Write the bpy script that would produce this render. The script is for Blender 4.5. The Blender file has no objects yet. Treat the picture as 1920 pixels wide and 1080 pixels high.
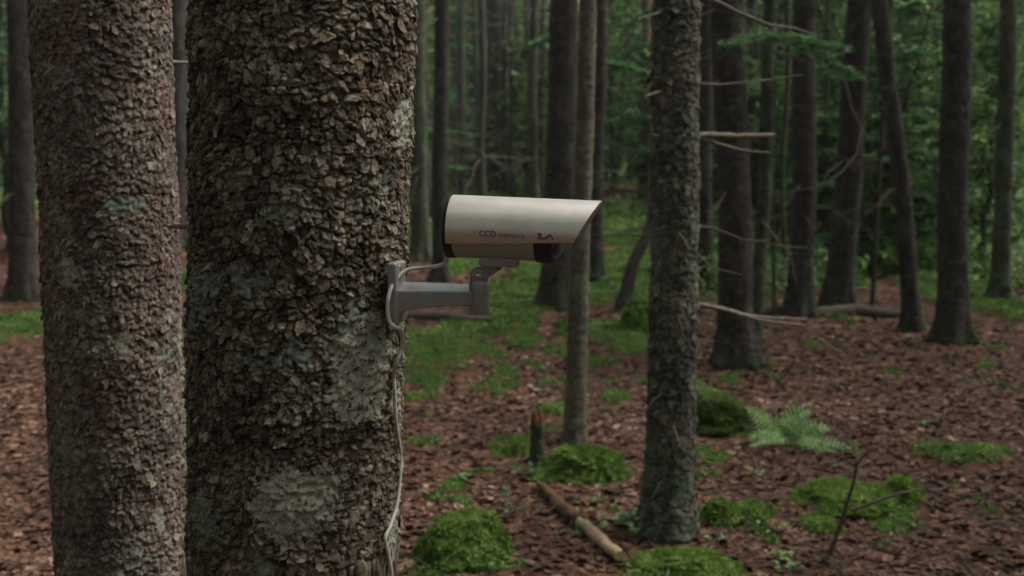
import bpy, math, random
import numpy as np
from mathutils import Vector, Matrix

# ------------------------------------------------------------------ camera, sky, sun, exposure
scene = bpy.context.scene
COL = scene.collection
F = 2200.0; CAMZ = 1.6; PITCH = math.radians(7.5)
cam_d = bpy.data.cameras.new("view_camera"); cam = bpy.data.objects.new("view_camera", cam_d)
COL.objects.link(cam); scene.camera = cam
cam.location = (0, 0, CAMZ); cam.rotation_euler = (math.pi / 2 - PITCH, 0, 0)
cam_d.sensor_width = 36.0; cam_d.lens = 36.0 * F / 1920.0
cam_d.clip_start = 0.05; cam_d.clip_end = 500
cam_d.dof.use_dof = True; cam_d.dof.focus_distance = 1.66; cam_d.dof.aperture_fstop = 6.3
SUN_EL, SUN_AZ = math.radians(52), math.radians(82)      # azimuth from +Y towards +X
world = bpy.data.worlds.new("World"); scene.world = world; world.use_nodes = True
wn = world.node_tree.nodes; wl = world.node_tree.links
sky = wn.new("ShaderNodeTexSky"); sky.sky_type = 'NISHITA'; sky.sun_disc = False
sky.sun_elevation = SUN_EL; sky.sun_rotation = SUN_AZ
sky.air_density = 1.0; sky.dust_density = 5.0; sky.ozone_density = 1.0
hs = wn.new("ShaderNodeHueSaturation"); hs.inputs['Saturation'].default_value = 0.35
wl.new(sky.outputs[0], hs.inputs['Color']); wl.new(hs.outputs[0], wn['Background'].inputs[0])
wn['Background'].inputs[1].default_value = 0.14
sun_d = bpy.data.lights.new("sun", 'SUN'); sun_d.energy = 1.5; sun_d.angle = math.radians(25)
sun_d.color = (1.0, 0.94, 0.84)
sun = bpy.data.objects.new("sun", sun_d); COL.objects.link(sun)
sd = Vector((math.sin(SUN_AZ) * math.cos(SUN_EL), math.cos(SUN_AZ) * math.cos(SUN_EL), math.sin(SUN_EL)))
sun.rotation_euler = sd.to_track_quat('Z', 'Y').to_euler(); sun.location = sd * 30
vs = scene.view_settings; vs.view_transform = 'Standard'; vs.look = 'None'; vs.gamma = 1
vs.use_curve_mapping = False; vs.exposure = 1.3
scene.cycles.use_denoising = True; scene.cycles.max_bounces = 6; scene.cycles.diffuse_bounces = 4; scene.cycles.transmission_bounces = 4
scene.cycles.sample_clamp_indirect = 4.0

random.seed(5); rng = np.random.default_rng(5)
CANOPY_T = -.12; HAZE = .0008
sp_, cp_ = math.sin(PITCH), math.cos(PITCH)

def at(px, py, Y):
    """world point on the line of sight of a photograph pixel at distance Y north of the viewer"""
    u, v = (px - 960) / F, (540 - py) / F
    d = np.array([u, cp_ + v * sp_, -sp_ + v * cp_])
    return np.array([0, 0, CAMZ]) + d * (Y / d[1])

# ------------------------------------------------------------------ numeric noise
def _h(*a):
    n = np.zeros_like(a[0], dtype=np.int64)
    for k, m in zip(a, (374761393, 668265263, 2147483647 // 3, 974634777)):
        n = n + k.astype(np.int64) * m
    n = (n ^ (n >> 13)) * 1274126177
    n = n & 0x7fffffff
    n = ((n ^ (n >> 16)) * 1103515245 + 12345) & 0x7fffffff
    return n / float(0x7fffffff)

def noise3(x, y, z, seed=0):
    xi, yi, zi = np.floor(x), np.floor(y), np.floor(z)
    fx, fy, fz = x - xi, y - yi, z - zi
    fx, fy, fz = [t * t * (3 - 2 * t) for t in (fx, fy, fz)]
    xi, yi, zi = xi.astype(np.int64), yi.astype(np.int64), zi.astype(np.int64)
    r = 0
    s = np.full_like(xi, seed)
    for dx in (0, 1):
        for dy in (0, 1):
            for dz in (0, 1):
                w = (fx if dx else 1 - fx) * (fy if dy else 1 - fy) * (fz if dz else 1 - fz)
                r = r + w * _h(xi + dx, yi + dy, zi + dz, s)
    return r * 2 - 1

def fbm(x, y, z=None, o=4, seed=0):
    if z is None: z = np.zeros_like(x)
    r, a, t = 0, 1.0, 0
    for k in range(o):
        r = r + a * noise3(x * 2 ** k, y * 2 ** k, z * 2 ** k, seed + k * 17); t += a; a *= 0.5
    return r / t

def worley(u, v, per, seed=0):
    """2D cells, u periodic with period per (integer). returns F1, F2, cell random x3, offset from cell centre"""
    ui, vi = np.floor(u).astype(np.int64), np.floor(v).astype(np.int64)
    F1 = np.full(u.shape, 9.0); F2 = np.full(u.shape, 9.0)
    cid = np.zeros(u.shape); cid2 = np.zeros(u.shape); du = np.zeros(u.shape); dv = np.zeros(u.shape)
    s = np.full_like(ui, seed)
    for a in (-1, 0, 1):
        for b in (-1, 0, 1):
            cu, cv = ui + a, vi + b
            cw = np.mod(cu, per) if per else cu
            r1, r2 = _h(cw, cv, s), _h(cw, cv, s + 7)
            pu, pv = cu + 0.15 + 0.7 * r1, cv + 0.15 + 0.7 * r2
            d = np.sqrt((u - pu) ** 2 + (v - pv) ** 2)
            near = d < F1
            F2 = np.where(near, F1, np.minimum(F2, d))
            cid = np.where(near, _h(cw, cv, s + 13), cid); cid2 = np.where(near, _h(cw, cv, s + 29), cid2)
            du = np.where(near, u - pu, du); dv = np.where(near, v - pv, dv)
            F1 = np.where(near, d, F1)
    return F1, F2, cid, cid2, du, dv

def sstep(a, b, x):
    t = np.clip((x - a) / (b - a), 0, 1); return t * t * (3 - 2 * t)

# ------------------------------------------------------------------ object helpers
def tag(o, label=None, cat=None, group=None, kind=None):
    if label: o['label'] = label
    if cat: o['category'] = cat
    if group: o['group'] = group
    if kind: o['kind'] = kind
    return o

def thing(name, label, cat, loc=(0, 0, 0), group=None):
    o = bpy.data.objects.new(name, None); o.empty_display_size = 0.1; COL.objects.link(o); o.location = loc
    return tag(o, label, cat, group)

class MB:
    """collects geometry (numpy) and links it as one mesh object"""
    def __init__(s): s.v = []; s.f = {}; s.n = 0; s.at = []
    def add(s, v, f, rnd=0.5, mi=0, smooth=False):
        v = np.asarray(v, float).reshape(-1, 3); f = np.asarray(f, np.int64)
        if len(v) == 0 or len(f) == 0: return s
        s.v.append(v); s.at.append(np.broadcast_to(np.asarray(rnd, float), (len(v),)))
        s.f.setdefault((f.shape[1], mi, smooth), []).append(f + s.n); s.n += len(v); return s
    def mesh(s, name, mats, origin=None):
        V = np.concatenate(s.v)
        if origin is not None: V = V - np.asarray(origin)
        me = bpy.data.meshes.new(name); loops = []; tot = []; mi_ = []; sm = []
        for (k, mi, smooth), fs in s.f.items():
            a = np.concatenate(fs); loops.append(a.ravel()); tot.append(np.full(len(a), k))
            mi_.append(np.full(len(a), mi)); sm.append(np.full(len(a), smooth))
        L = np.concatenate(loops); T = np.concatenate(tot)
        me.vertices.add(len(V)); me.vertices.foreach_set('co', V.astype(np.float32).ravel())
        me.loops.add(len(L)); me.loops.foreach_set('vertex_index', L.astype(np.int32))
        me.polygons.add(len(T)); st = np.concatenate([[0], np.cumsum(T)[:-1]])
        me.polygons.foreach_set('loop_start', st.astype(np.int32)); me.polygons.foreach_set('loop_total', T.astype(np.int32))
        me.polygons.foreach_set('material_index', np.concatenate(mi_).astype(np.int32))
        me.update(calc_edges=True)
        me.polygons.foreach_set('use_smooth', np.concatenate(sm))
        A = me.attributes.new('rnd', 'FLOAT', 'POINT'); A.data.foreach_set('value', np.concatenate(s.at).astype(np.float32))
        for m in (mats if isinstance(mats, (list, tuple)) else [mats]): me.materials.append(m)
        me.validate(); return me
    def build(s, name, mats, parent=None, origin=None):
        if origin is None and parent is not None: origin = tuple(parent.location)
        o = bpy.data.objects.new(name, s.mesh(name, mats, origin)); COL.objects.link(o)
        if parent is not None: o.parent = parent
        elif origin is not None: o.location = origin
        return o

def grid_faces(nr, nc, wrap=True):
    i = np.arange(nr - 1)[:, None]; j = np.arange(nc if wrap else nc - 1)[None, :]
    a = i * nc + j; b = i * nc + (j + 1) % nc
    return np.stack([a, b, b + nc, a + nc], -1).reshape(-1, 4)

def resample(P, R, step):
    P = np.asarray(P, float); R = np.asarray(R, float)
    L = np.concatenate([[0], np.cumsum(np.linalg.norm(np.diff(P, axis=0), axis=1))])
    n = max(int(L[-1] / step), 2); t = np.linspace(0, L[-1], n + 1)
    return np.stack([np.interp(t, L, P[:, k]) for k in range(3)], -1), np.interp(t, L, R), t

def frames(P):
    T = np.gradient(P, axis=0); T /= np.linalg.norm(T, axis=1)[:, None] + 1e-9
    m = T.mean(0); up = np.array([0, 0, 1.0]) if abs(m[2]) < 0.8 * np.linalg.norm(m) else np.array([0, 1.0, 0])
    A = np.cross(T, up); A /= np.linalg.norm(A, axis=1)[:, None] + 1e-9
    return A, np.cross(A, T), T

def tube(mb, P, R, ns=8, step=None, rough=0.0, freq=30., seed=0, rnd=0.5, mi=0, cap=True, wig=0.0):
    P = np.asarray(P, float)
    if np.isscalar(R): R = [R] * len(P)
    if step: P, R, t = resample(P, R, step)
    R = np.asarray(R, float)
    if wig:
        L = np.arange(len(P)) * (step or 0.05); w = sstep(0, 0.05 + wig * 2, L)
        for k in range(3):
            P = P.copy(); P[:, k] += w * wig * noise3(L * 7 + k * 31, L * 0 + seed, L * 0)
    A, B, T = frames(P); th = np.linspace(0, 2 * math.pi, ns, endpoint=False)
    rr = R[:, None] * np.ones(ns)[None]
    if rough:
        X = P[:, None] + (A[:, None] * np.cos(th)[None, :, None] + B[:, None] * np.sin(th)[None, :, None]) * rr[..., None]
        rr = rr * (1 + rough * fbm(X[..., 0] * freq, X[..., 1] * freq, X[..., 2] * freq, 3, seed))
    V = P[:, None] + (A[:, None] * np.cos(th)[None, :, None] + B[:, None] * np.sin(th)[None, :, None]) * rr[..., None]
    n = len(P); V = V.reshape(-1, 3); mb.add(V, grid_faces(n, ns), rnd, mi, True)
    if cap:
        for ring, c, rev in ((0, P[0], 1), (n - 1, P[-1], 0)):
            vs_ = np.concatenate([V[ring * ns:(ring + 1) * ns], c[None]])
            f = [[k, (k + 1) % ns, ns] if not rev else [(k + 1) % ns, k, ns] for k in range(ns)]
            mb.add(vs_, f, rnd, mi)
    return mb

def rots(N, tilt, up=None, g=rng):
    """random rotations: spin about z then tilt by up to `tilt` rad; shape (N,3,3)"""
    a = g.uniform(0, 2 * math.pi, N); b = g.normal(0, 1, N) * tilt; c = g.uniform(0, 2 * math.pi, N)
    def Rz(t):
        z = np.zeros_like(t); o = z + 1; return np.stack([np.cos(t), -np.sin(t), z, np.sin(t), np.cos(t), z, z, z, o], -1).reshape(-1, 3, 3)
    def Rx(t):
        z = np.zeros_like(t); o = z + 1; return np.stack([o, z, z, z, np.cos(t), -np.sin(t), z, np.sin(t), np.cos(t)], -1).reshape(-1, 3, 3)
    return Rz(c) @ Rx(b) @ Rz(a)

def align(N3, spin):
    """rotations whose z axis is N3 (N,3)"""
    z = N3 / (np.linalg.norm(N3, axis=1)[:, None] + 1e-9)
    h = np.where(np.abs(z[:, 2:3]) < 0.9, np.array([[0, 0, 1.0]]), np.array([[1.0, 0, 0]]))
    x = np.cross(h, z); x /= np.linalg.norm(x, axis=1)[:, None]; y = np.cross(z, x)
    c, s = np.cos(spin)[:, None], np.sin(spin)[:, None]
    return np.stack([x * c + y * s, -x * s + y * c, z], -1)

def scatter(mb, tv, tf, pos, R, sc, rnd, mi=0, smooth=False):
    tv = np.asarray(tv, float); tf = np.asarray(tf); N = len(pos)
    if N == 0: return
    sc = np.asarray(sc, float); sc = sc[:, None, None] if sc.ndim == 1 else sc[:, None, :]
    V = np.einsum('nij,nkj->nki', R, tv[None] * sc) + pos[:, None]
    Fc = tf[None] + (np.arange(N) * len(tv))[:, None, None]
    mb.add(V.reshape(-1, 3), Fc.reshape(-1, tf.shape[1]), np.repeat(rnd, len(tv)), mi, smooth)

# leaf templates ----------------------------------------------------
LEAF_V = [(0, -1, 0), (.45, -.45, .12), (.5, .15, .15), (0, 1, .1), (-.5, .15, .15), (-.45, -.45, .12), (0, 0, 0)]
LEAF_F = [(0, 1, 6), (1, 2, 6), (2, 3, 6), (3, 4, 6), (4, 5, 6), (5, 0, 6)]
CURL_V = [(0, -1, .25), (.55, -.5, .3), (.6, .3, .45), (.1, 1, .5), (-.5, .4, .25), (-.55, -.4, .05), (0, 0, 0)]
LOBE_V = [(0, -1, .1), (.3, -.55, .05), (.75, -.5, .3), (.45, 0, .1), (.7, .45, .35), (.15, .45, .05), (0, 1, .3),
          (-.2, .45, .1), (-.7, .5, .1), (-.4, 0, .05), (-.75, -.45, .3), (-.3, -.55, .1), (0, 0, 0)]
LOBE_F = [(k, (k + 1) % 12, 12) for k in range(12)]
BLADE_V = [(-.5, 0, 0), (.5, 0, 0), (.1, .15, 1)]; BLADE_F = [(0, 1, 2)]
DIAM_V = [(0, -.5, 0), (.28, 0, .06), (0, .5, 0), (-.28, 0, .06)]; DIAM_F = [(0, 1, 2), (0, 2, 3)]

# ------------------------------------------------------------------ materials
def new_mat(name):
    m = bpy.data.materials.new(name); m.use_nodes = True; nt = m.node_tree
    return m, nt, nt.nodes, nt.links, nt.nodes['Principled BSDF']

def ramp(nd, cols):
    r = nd.new('ShaderNodeValToRGB'); e = r.color_ramp.elements
    while len(e) < len(cols): e.new(0.5)
    for k, (p, c) in enumerate(cols): e[k].position = p; e[k].color = (*c, 1)
    return r

def tex_noise(nd, ln, vec, scale, detail=4, rough=.6):
    t = nd.new('ShaderNodeTexNoise'); t.inputs['Scale'].default_value = scale
    t.inputs['Detail'].default_value = detail; t.inputs['Roughness'].default_value = rough
    ln.new(vec, t.inputs['Vector']); return t

def mixc(nd, ln, fac, a, b):
    m = nd.new('ShaderNodeMix'); m.data_type = 'RGBA'
    for k, s in ((0, fac), (6, a), (7, b)):
        if isinstance(s, (int, float)): m.inputs[k].default_value = s
        elif isinstance(s, tuple): m.inputs[k].default_value = (*s, 1)
        else: ln.new(s, m.inputs[k])
    return m.outputs[2]

def vec_of(nd, ln, coord='Object'):
    tc = nd.new('ShaderNodeTexCoord'); oi = nd.new('ShaderNodeObjectInfo')
    ad = nd.new('ShaderNodeVectorMath'); ad.operation = 'ADD'
    sc = nd.new('ShaderNodeMath'); sc.operation = 'MULTIPLY'; sc.inputs[1].default_value = 37.0
    ln.new(oi.outputs['Random'], sc.inputs[0]); ln.new(tc.outputs[coord], ad.inputs[0]); ln.new(sc.outputs[0], ad.inputs[1])
    return ad.outputs[0]

def bark_mat(name, cols, lichen=(.22, .26, .2), lich=.62, scale=20., bump=.5, bdist=.01, stretch=1., moss=None, lscale=5., warm=None):
    m, nt, nd, ln, bs = new_mat(name); v = vec_of(nd, ln)
    mp = nd.new('ShaderNodeMapping'); mp.inputs['Scale'].default_value = (1, 1, stretch); ln.new(v, mp.inputs[0])
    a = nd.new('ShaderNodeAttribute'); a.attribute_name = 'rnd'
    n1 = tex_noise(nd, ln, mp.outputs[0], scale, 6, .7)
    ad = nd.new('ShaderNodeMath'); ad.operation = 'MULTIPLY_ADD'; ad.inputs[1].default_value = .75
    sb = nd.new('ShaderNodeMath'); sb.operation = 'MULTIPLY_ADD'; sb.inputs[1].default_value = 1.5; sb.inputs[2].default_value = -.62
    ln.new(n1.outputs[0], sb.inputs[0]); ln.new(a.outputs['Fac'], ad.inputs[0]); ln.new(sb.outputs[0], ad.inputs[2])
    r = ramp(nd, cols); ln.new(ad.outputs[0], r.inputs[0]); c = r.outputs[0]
    if warm:
        nw = tex_noise(nd, ln, v, 9, 4, .6); mw = nd.new('ShaderNodeMapRange'); mw.inputs[1].default_value = .48; mw.inputs[2].default_value = .66
        ln.new(nw.outputs[0], mw.inputs[0]); mz = nd.new('ShaderNodeVectorMath'); mz.operation = 'MULTIPLY'; mz.inputs[1].default_value = warm; ln.new(c, mz.inputs[0])
        c = mixc(nd, ln, mw.outputs[0], c, mz.outputs[0])
    n2 = tex_noise(nd, ln, v, lscale, 3, .5); n3 = tex_noise(nd, ln, v, lscale * 14, 4, .7)
    mu = nd.new('ShaderNodeMath'); mu.operation = 'MULTIPLY_ADD'; mu.inputs[1].default_value = .45
    ln.new(n3.outputs[0], mu.inputs[0]); ln.new(n2.outputs[0], mu.inputs[2])
    mr = nd.new('ShaderNodeMapRange'); mr.inputs[1].default_value = lich + .22; mr.inputs[2].default_value = lich + .30
    mr.inputs[4].default_value = .75; ln.new(mu.outputs[0], mr.inputs[0])
    c = mixc(nd, ln, mr.outputs[0], c, lichen)
    if moss:
        n4 = tex_noise(nd, ln, v, 7, 5, .6); sx = nd.new('ShaderNodeSeparateXYZ'); tc = nd.new('ShaderNodeTexCoord')
        ln.new(tc.outputs['Object'], sx.inputs[0])
        q = nd.new('ShaderNodeMath'); q.operation = 'MULTIPLY_ADD'; q.inputs[1].default_value = -.35
        ln.new(sx.outputs[2], q.inputs[0]); ln.new(n4.outputs[0], q.inputs[2])
        m2 = nd.new('ShaderNodeMapRange'); m2.inputs[1].default_value = moss[0]; m2.inputs[2].default_value = moss[0] + .1
        ln.new(q.outputs[0], m2.inputs[0]); c = mixc(nd, ln, m2.outputs[0], c, moss[1])
    ln.new(c, bs.inputs['Base Color']); bs.inputs['Roughness'].default_value = .9
    bs.inputs['Specular IOR Level'].default_value = .2
    bn = nd.new('ShaderNodeBump'); bn.inputs['Strength'].default_value = bump; bn.inputs['Distance'].default_value = bdist
    n5 = tex_noise(nd, ln, mp.outputs[0], scale * 3, 5, .7)
    ln.new(n5.outputs[0], bn.inputs['Height']); ln.new(bn.outputs[0], bs.inputs['Normal'])
    return m

def leaf_mat(name, cols, trans=.35, rough=.6, spec=.3):
    m, nt, nd, ln, bs = new_mat(name)
    a = nd.new('ShaderNodeAttribute'); a.attribute_name = 'rnd'; r = ramp(nd, cols); ln.new(a.outputs['Fac'], r.inputs[0])
    v = vec_of(nd, ln); n = tex_noise(nd, ln, v, 60, 3, .6)
    mr = nd.new('ShaderNodeMapRange'); mr.inputs[1].default_value = .3; mr.inputs[2].default_value = .7
    mr.inputs[3].default_value = .65; mr.inputs[4].default_value = 1.3; ln.new(n.outputs[0], mr.inputs[0])
    mm = nd.new('ShaderNodeVectorMath'); mm.operation = 'SCALE'; ln.new(r.outputs[0], mm.inputs[0]); ln.new(mr.outputs[0], mm.inputs[3])
    ln.new(mm.outputs[0], bs.inputs['Base Color']); bs.inputs['Roughness'].default_value = rough
    bs.inputs['Specular IOR Level'].default_value = spec
    if trans:
        tr = nd.new('ShaderNodeBsdfTranslucent'); ms = nd.new('ShaderNodeMixShader'); ms.inputs[0].default_value = trans
        ln.new(mm.outputs[0], tr.inputs[0]); ln.new(bs.outputs[0], ms.inputs[1]); ln.new(tr.outputs[0], ms.inputs[2])
        ln.new(ms.outputs[0], nd['Material Output'].inputs[0])
    return m

def simple_mat(name, col, rough=.5, metal=0., spec=.5, nscale=80, var=.15, bump=.0):
    m, nt, nd, ln, bs = new_mat(name); v = vec_of(nd, ln); n = tex_noise(nd, ln, v, nscale, 4, .6)
    lo = tuple(x * (1 - var) for x in col); hi = tuple(min(1, x * (1 + var)) for x in col)
    r = ramp(nd, [(.3, lo), (.7, hi)]); ln.new(n.outputs[0], r.inputs[0]); ln.new(r.outputs[0], bs.inputs['Base Color'])
    bs.inputs['Roughness'].default_value = rough; bs.inputs['Metallic'].default_value = metal
    bs.inputs['Specular IOR Level'].default_value = spec
    if bump:
        bn = nd.new('ShaderNodeBump'); bn.inputs['Strength'].default_value = bump; bn.inputs['Distance'].default_value = .002
        ln.new(n.outputs[0], bn.inputs['Height']); ln.new(bn.outputs[0], bs.inputs['Normal'])
    return m

M = {}
M['bark_big'] = bark_mat('scaly_spruce_bark', [(.0, (.006, .005, .004)), (.28, (.024, .019, .014)), (.55, (.074, .061, .045)), (.8, (.165, .14, .105)), (1., (.29, .255, .195))],
                         lichen=(.13, .17, .14), lich=.66, scale=70, bump=.9, bdist=.0018, lscale=7, warm=(1.08, .95, .92))
M['bark_left'] = bark_mat('pinkish_spruce_bark', [(.0, (.028, .022, .019)), (.4, (.088, .068, .058)), (.7, (.16, .133, .108)), (1., (.27, .24, .19))],
                          lichen=(.21, .26, .22), lich=.62, scale=70, bump=.8, bdist=.0018, lscale=7, warm=(1.12, .92, .93))
M['bark_mid'] = bark_mat('lichen_spotted_bark', [(.0, (.013, .013, .010)), (.4, (.055, .053, .042)), (.75, (.125, .12, .094)), (1., (.24, .235, .185))],
                         lichen=(.11, .14, .105), lich=.56, scale=38, bump=1., bdist=.008, lscale=4.5, moss=(.46, (.04, .055, .03)))
M['bark_thin'] = bark_mat('smooth_grey_bark', [(.0, (.03, .028, .022)), (.5, (.08, .072, .055)), (1., (.15, .137, .103))],
                          lichen=(.14, .18, .12), lich=.62, scale=40, bump=.5, bdist=.004)
M['bark_dark'] = bark_mat('dark_conifer_bark', [(.0, (.018, .015, .014)), (.5, (.040, .034, .031)), (1., (.075, .064, .055))],
                          lichen=(.07, .085, .065), lich=.62, scale=18, bump=.9, bdist=.02, stretch=.5, moss=(.46, (.028, .042, .018)))
M['bark_green'] = bark_mat('algae_green_bark', [(.0, (.02, .024, .014)), (.5, (.045, .052, .032)), (1., (.085, .09, .06))],
                           lichen=(.08, .11, .07), lich=.58, scale=18, bump=.7, bdist=.012, stretch=.5)
M['bark_rust'] = bark_mat('rust_brown_bark', [(.0, (.035, .022, .012)), (.5, (.09, .055, .03)), (1., (.15, .10, .055))], scale=18, bump=.7, bdist=.012, stretch=.5)
M['dead_wood'] = bark_mat('bare_dead_twig_wood', [(.0, (.05, .042, .032)), (.45, (.15, .128, .098)), (1., (.30, .26, .20))], lich=.75, scale=60, bump=.4, bdist=.002)
M['twig_dark'] = bark_mat('dull_brown_twig', [(.0, (.04, .032, .024)), (.5, (.08, .064, .05)), (1., (.13, .11, .085))], lich=.75, scale=50, bump=.3, bdist=.002)
M['rot'] = bark_mat('rotten_orange_wood', [(.0, (.05, .022, .01)), (.5, (.14, .065, .028)), (1., (.26, .14, .06))], lich=.8, scale=40, bump=.8, bdist=.006)
M['tan_wood'] = bark_mat('peeled_tan_wood', [(.0, (.07, .045, .025)), (.5, (.22, .15, .085)), (1., (.38, .28, .17))], lich=.8, scale=30, bump=.6, bdist=.005)
M['lichen'] = bark_mat('grey_green_lichen', [(.0, (.11, .11, .085)), (.5, (.25, .25, .195)), (1., (.38, .38, .31))], lichen=(.17, .19, .14), lich=.56, scale=150, bump=.9, bdist=.0012, lscale=14)
M['lichen_blue'] = bark_mat('blue_green_lichen', [(.0, (.055, .068, .055)), (.5, (.12, .14, .115)), (1., (.22, .245, .20))], lichen=(.17, .22, .18), lich=.6, scale=150, bump=.9, bdist=.0012, lscale=14)
M['litter'] = leaf_mat('dry_beech_leaves', [(0, (.025, .013, .008)), (.3, (.068, .031, .019)), (.55, (.12, .058, .036)), (.75, (.17, .092, .060)), (.9, (.27, .17, .118)), (1, (.42, .31, .23))], trans=.0, rough=.7, spec=.2)
M['moss'] = leaf_mat('bright_green_moss', [(0, (.065, .105, .022)), (.4, (.14, .225, .048)), (.75, (.22, .33, .08)), (1, (.32, .43, .14))], trans=.25, rough=.9, spec=.1)
M['moss_low'] = leaf_mat('low_green_moss', [(0, (.04, .075, .02)), (.4, (.09, .165, .04)), (.75, (.15, .245, .062)), (1, (.24, .34, .10))], trans=.25, rough=.9, spec=.1)
M['moss_dull'] = leaf_mat('dull_olive_moss', [(0, (.02, .035, .007)), (.5, (.055, .09, .018)), (1, (.11, .15, .04))], trans=.25, rough=.9, spec=.1)
M['leaf'] = leaf_mat('understory_leaves', [(0, (.03, .065, .02)), (.5, (.08, .15, .042)), (.85, (.16, .26, .07)), (1, (.26, .38, .11))], trans=.5, rough=.5)
M['leaf_far'] = leaf_mat('far_sunlit_leaves', [(0, (.05, .09, .03)), (.5, (.13, .22, .07)), (.85, (.25, .38, .12)), (1, (.38, .50, .18))], trans=.5, rough=.6)
M['leaf_cool'] = leaf_mat('hemlock_needles', [(0, (.03, .08, .03)), (.5, (.075, .175, .06)), (1, (.15, .29, .10))], trans=.45, rough=.5)
M['fern'] = leaf_mat('pale_fern_fronds', [(0, (.12, .24, .07)), (.5, (.23, .38, .13)), (1, (.33, .50, .21))], trans=.4, rough=.5)
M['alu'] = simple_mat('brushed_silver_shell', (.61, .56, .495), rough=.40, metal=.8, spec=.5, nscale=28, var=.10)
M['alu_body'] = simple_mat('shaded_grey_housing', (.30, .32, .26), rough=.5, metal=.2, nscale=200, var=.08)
M['bracket'] = simple_mat('grey_cast_bracket', (.27, .26, .26), rough=.4, metal=.35, nscale=30, var=.14, bump=.15)
M['black'] = simple_mat('black_plastic', (.008, .008, .009), rough=.55, nscale=90, var=.2)
M['glass'] = simple_mat('dark_blue_lens_glass', (.03, .045, .085), rough=.08, spec=.9, var=.02)
M['screw'] = simple_mat('worn_screw_steel', (.55, .45, .34), rough=.3, metal=.9, nscale=200, var=.2)
M['cable'] = simple_mat('off_white_cable_sheath', (.46, .43, .37), rough=.5, nscale=120, var=.18, bump=.2)
M['ink'] = simple_mat('dark_print', (.05, .05, .06), rough=.5, var=.05)
M['ink_red'] = simple_mat('red_print', (.26, .06, .06), rough=.5, var=.05)
M['ink_blue'] = simple_mat('blue_print', (.07, .075, .11), rough=.5, var=.05)

# ground materials
def ground_mat():
    m, nt, nd, ln, bs = new_mat('forest_soil'); tc = nd.new('ShaderNodeTexCoord'); v = tc.outputs['Object']
    a = nd.new('ShaderNodeAttribute'); a.attribute_name = 'rnd'
    vo = nd.new('ShaderNodeTexVoronoi'); vo.inputs['Scale'].default_value = 16; ln.new(v, vo.inputs['Vector'])
    n1 = tex_noise(nd, ln, v, 40, 6, .7); sp = nd.new('ShaderNodeSeparateColor'); ln.new(vo.outputs['Color'], sp.inputs[0])
    ad = nd.new('ShaderNodeMath'); ad.operation = 'MULTIPLY_ADD'; ad.inputs[1].default_value = .5
    hf = nd.new('ShaderNodeMath'); hf.operation = 'MULTIPLY'; hf.inputs[1].default_value = .55; ln.new(sp.outputs[0], hf.inputs[0])
    ln.new(n1.outputs[0], ad.inputs[0]); ln.new(hf.outputs[0], ad.inputs[2])
    r = ramp(nd, [(.15, (.03, .016, .010)), (.45, (.068, .033, .021)), (.7, (.115, .058, .037)), (.9, (.2, .13, .095))]); ln.new(ad.outputs[0], r.inputs[0])
    r2 = ramp(nd, [(.25, (.018, .032, .007)), (.5, (.045, .085, .015)), (.8, (.09, .15, .03))]); n2 = tex_noise(nd, ln, v, 12, 6, .75); ln.new(n2.outputs[0], r2.inputs[0])
    n3 = tex_noise(nd, ln, v, 5, 5, .7); q = nd.new('ShaderNodeMath'); q.operation = 'MULTIPLY_ADD'; q.inputs[1].default_value = .8
    ln.new(n3.outputs[0], q.inputs[0]); ln.new(a.outputs['Fac'], q.inputs[2])
    mr = nd.new('ShaderNodeMapRange'); mr.inputs[1].default_value = .82; mr.inputs[2].default_value = .95; ln.new(q.outputs[0], mr.inputs[0])
    ln.new(mixc(nd, ln, mr.outputs[0], r.outputs[0], r2.outputs[0]), bs.inputs['Base Color'])
    bs.inputs['Roughness'].default_value = .95; bs.inputs['Specular IOR Level'].default_value = .1
    bn = nd.new('ShaderNodeBump'); bn.inputs['Strength'].default_value = .9; bn.inputs['Distance'].default_value = .03
    ln.new(ad.outputs[0], bn.inputs['Height']); ln.new(bn.outputs[0], bs.inputs['Normal']); return m
M['ground'] = ground_mat()

# ------------------------------------------------------------------ the forest floor
def ground_base(x, y):
    x = np.asarray(x, float); y = np.asarray(y, float)
    z = 0.012 * np.clip(y - 8, 0, 40) + .016 * np.clip(y - 14, 0, 15) + 0.05 * fbm(x * .6, y * .6, None, 2, 3) * sstep(2, 5, y) + 0.02 * fbm(x * 2.5, y * 2.5, None, 2, 9)
    z = z + 0.12 * fbm(x * .22, y * .22, None, 2, 21) * sstep(9, 18, y)
    z = z + np.clip(y - 68, 0, 200) * .30 + np.clip(np.abs(x) - 45, 0, 200) * .25 + np.clip(-30 - y, 0, 200) * .2
    return z

def hit(px, py, fn=None):
    fn = fn or ground_base; Y = np.linspace(2.0, 80, 4000)
    u, v = (px - 960) / F, (540 - py) / F
    d = np.array([u, cp_ + v * sp_, -sp_ + v * cp_]); P = np.array([0, 0, CAMZ])[None] + d[None] * (Y / d[1])[:, None]
    below = P[:, 2] <= fn(P[:, 0], P[:, 1]); k = np.argmax(below) if below.any() else len(Y) - 1
    return P[k]

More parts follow.
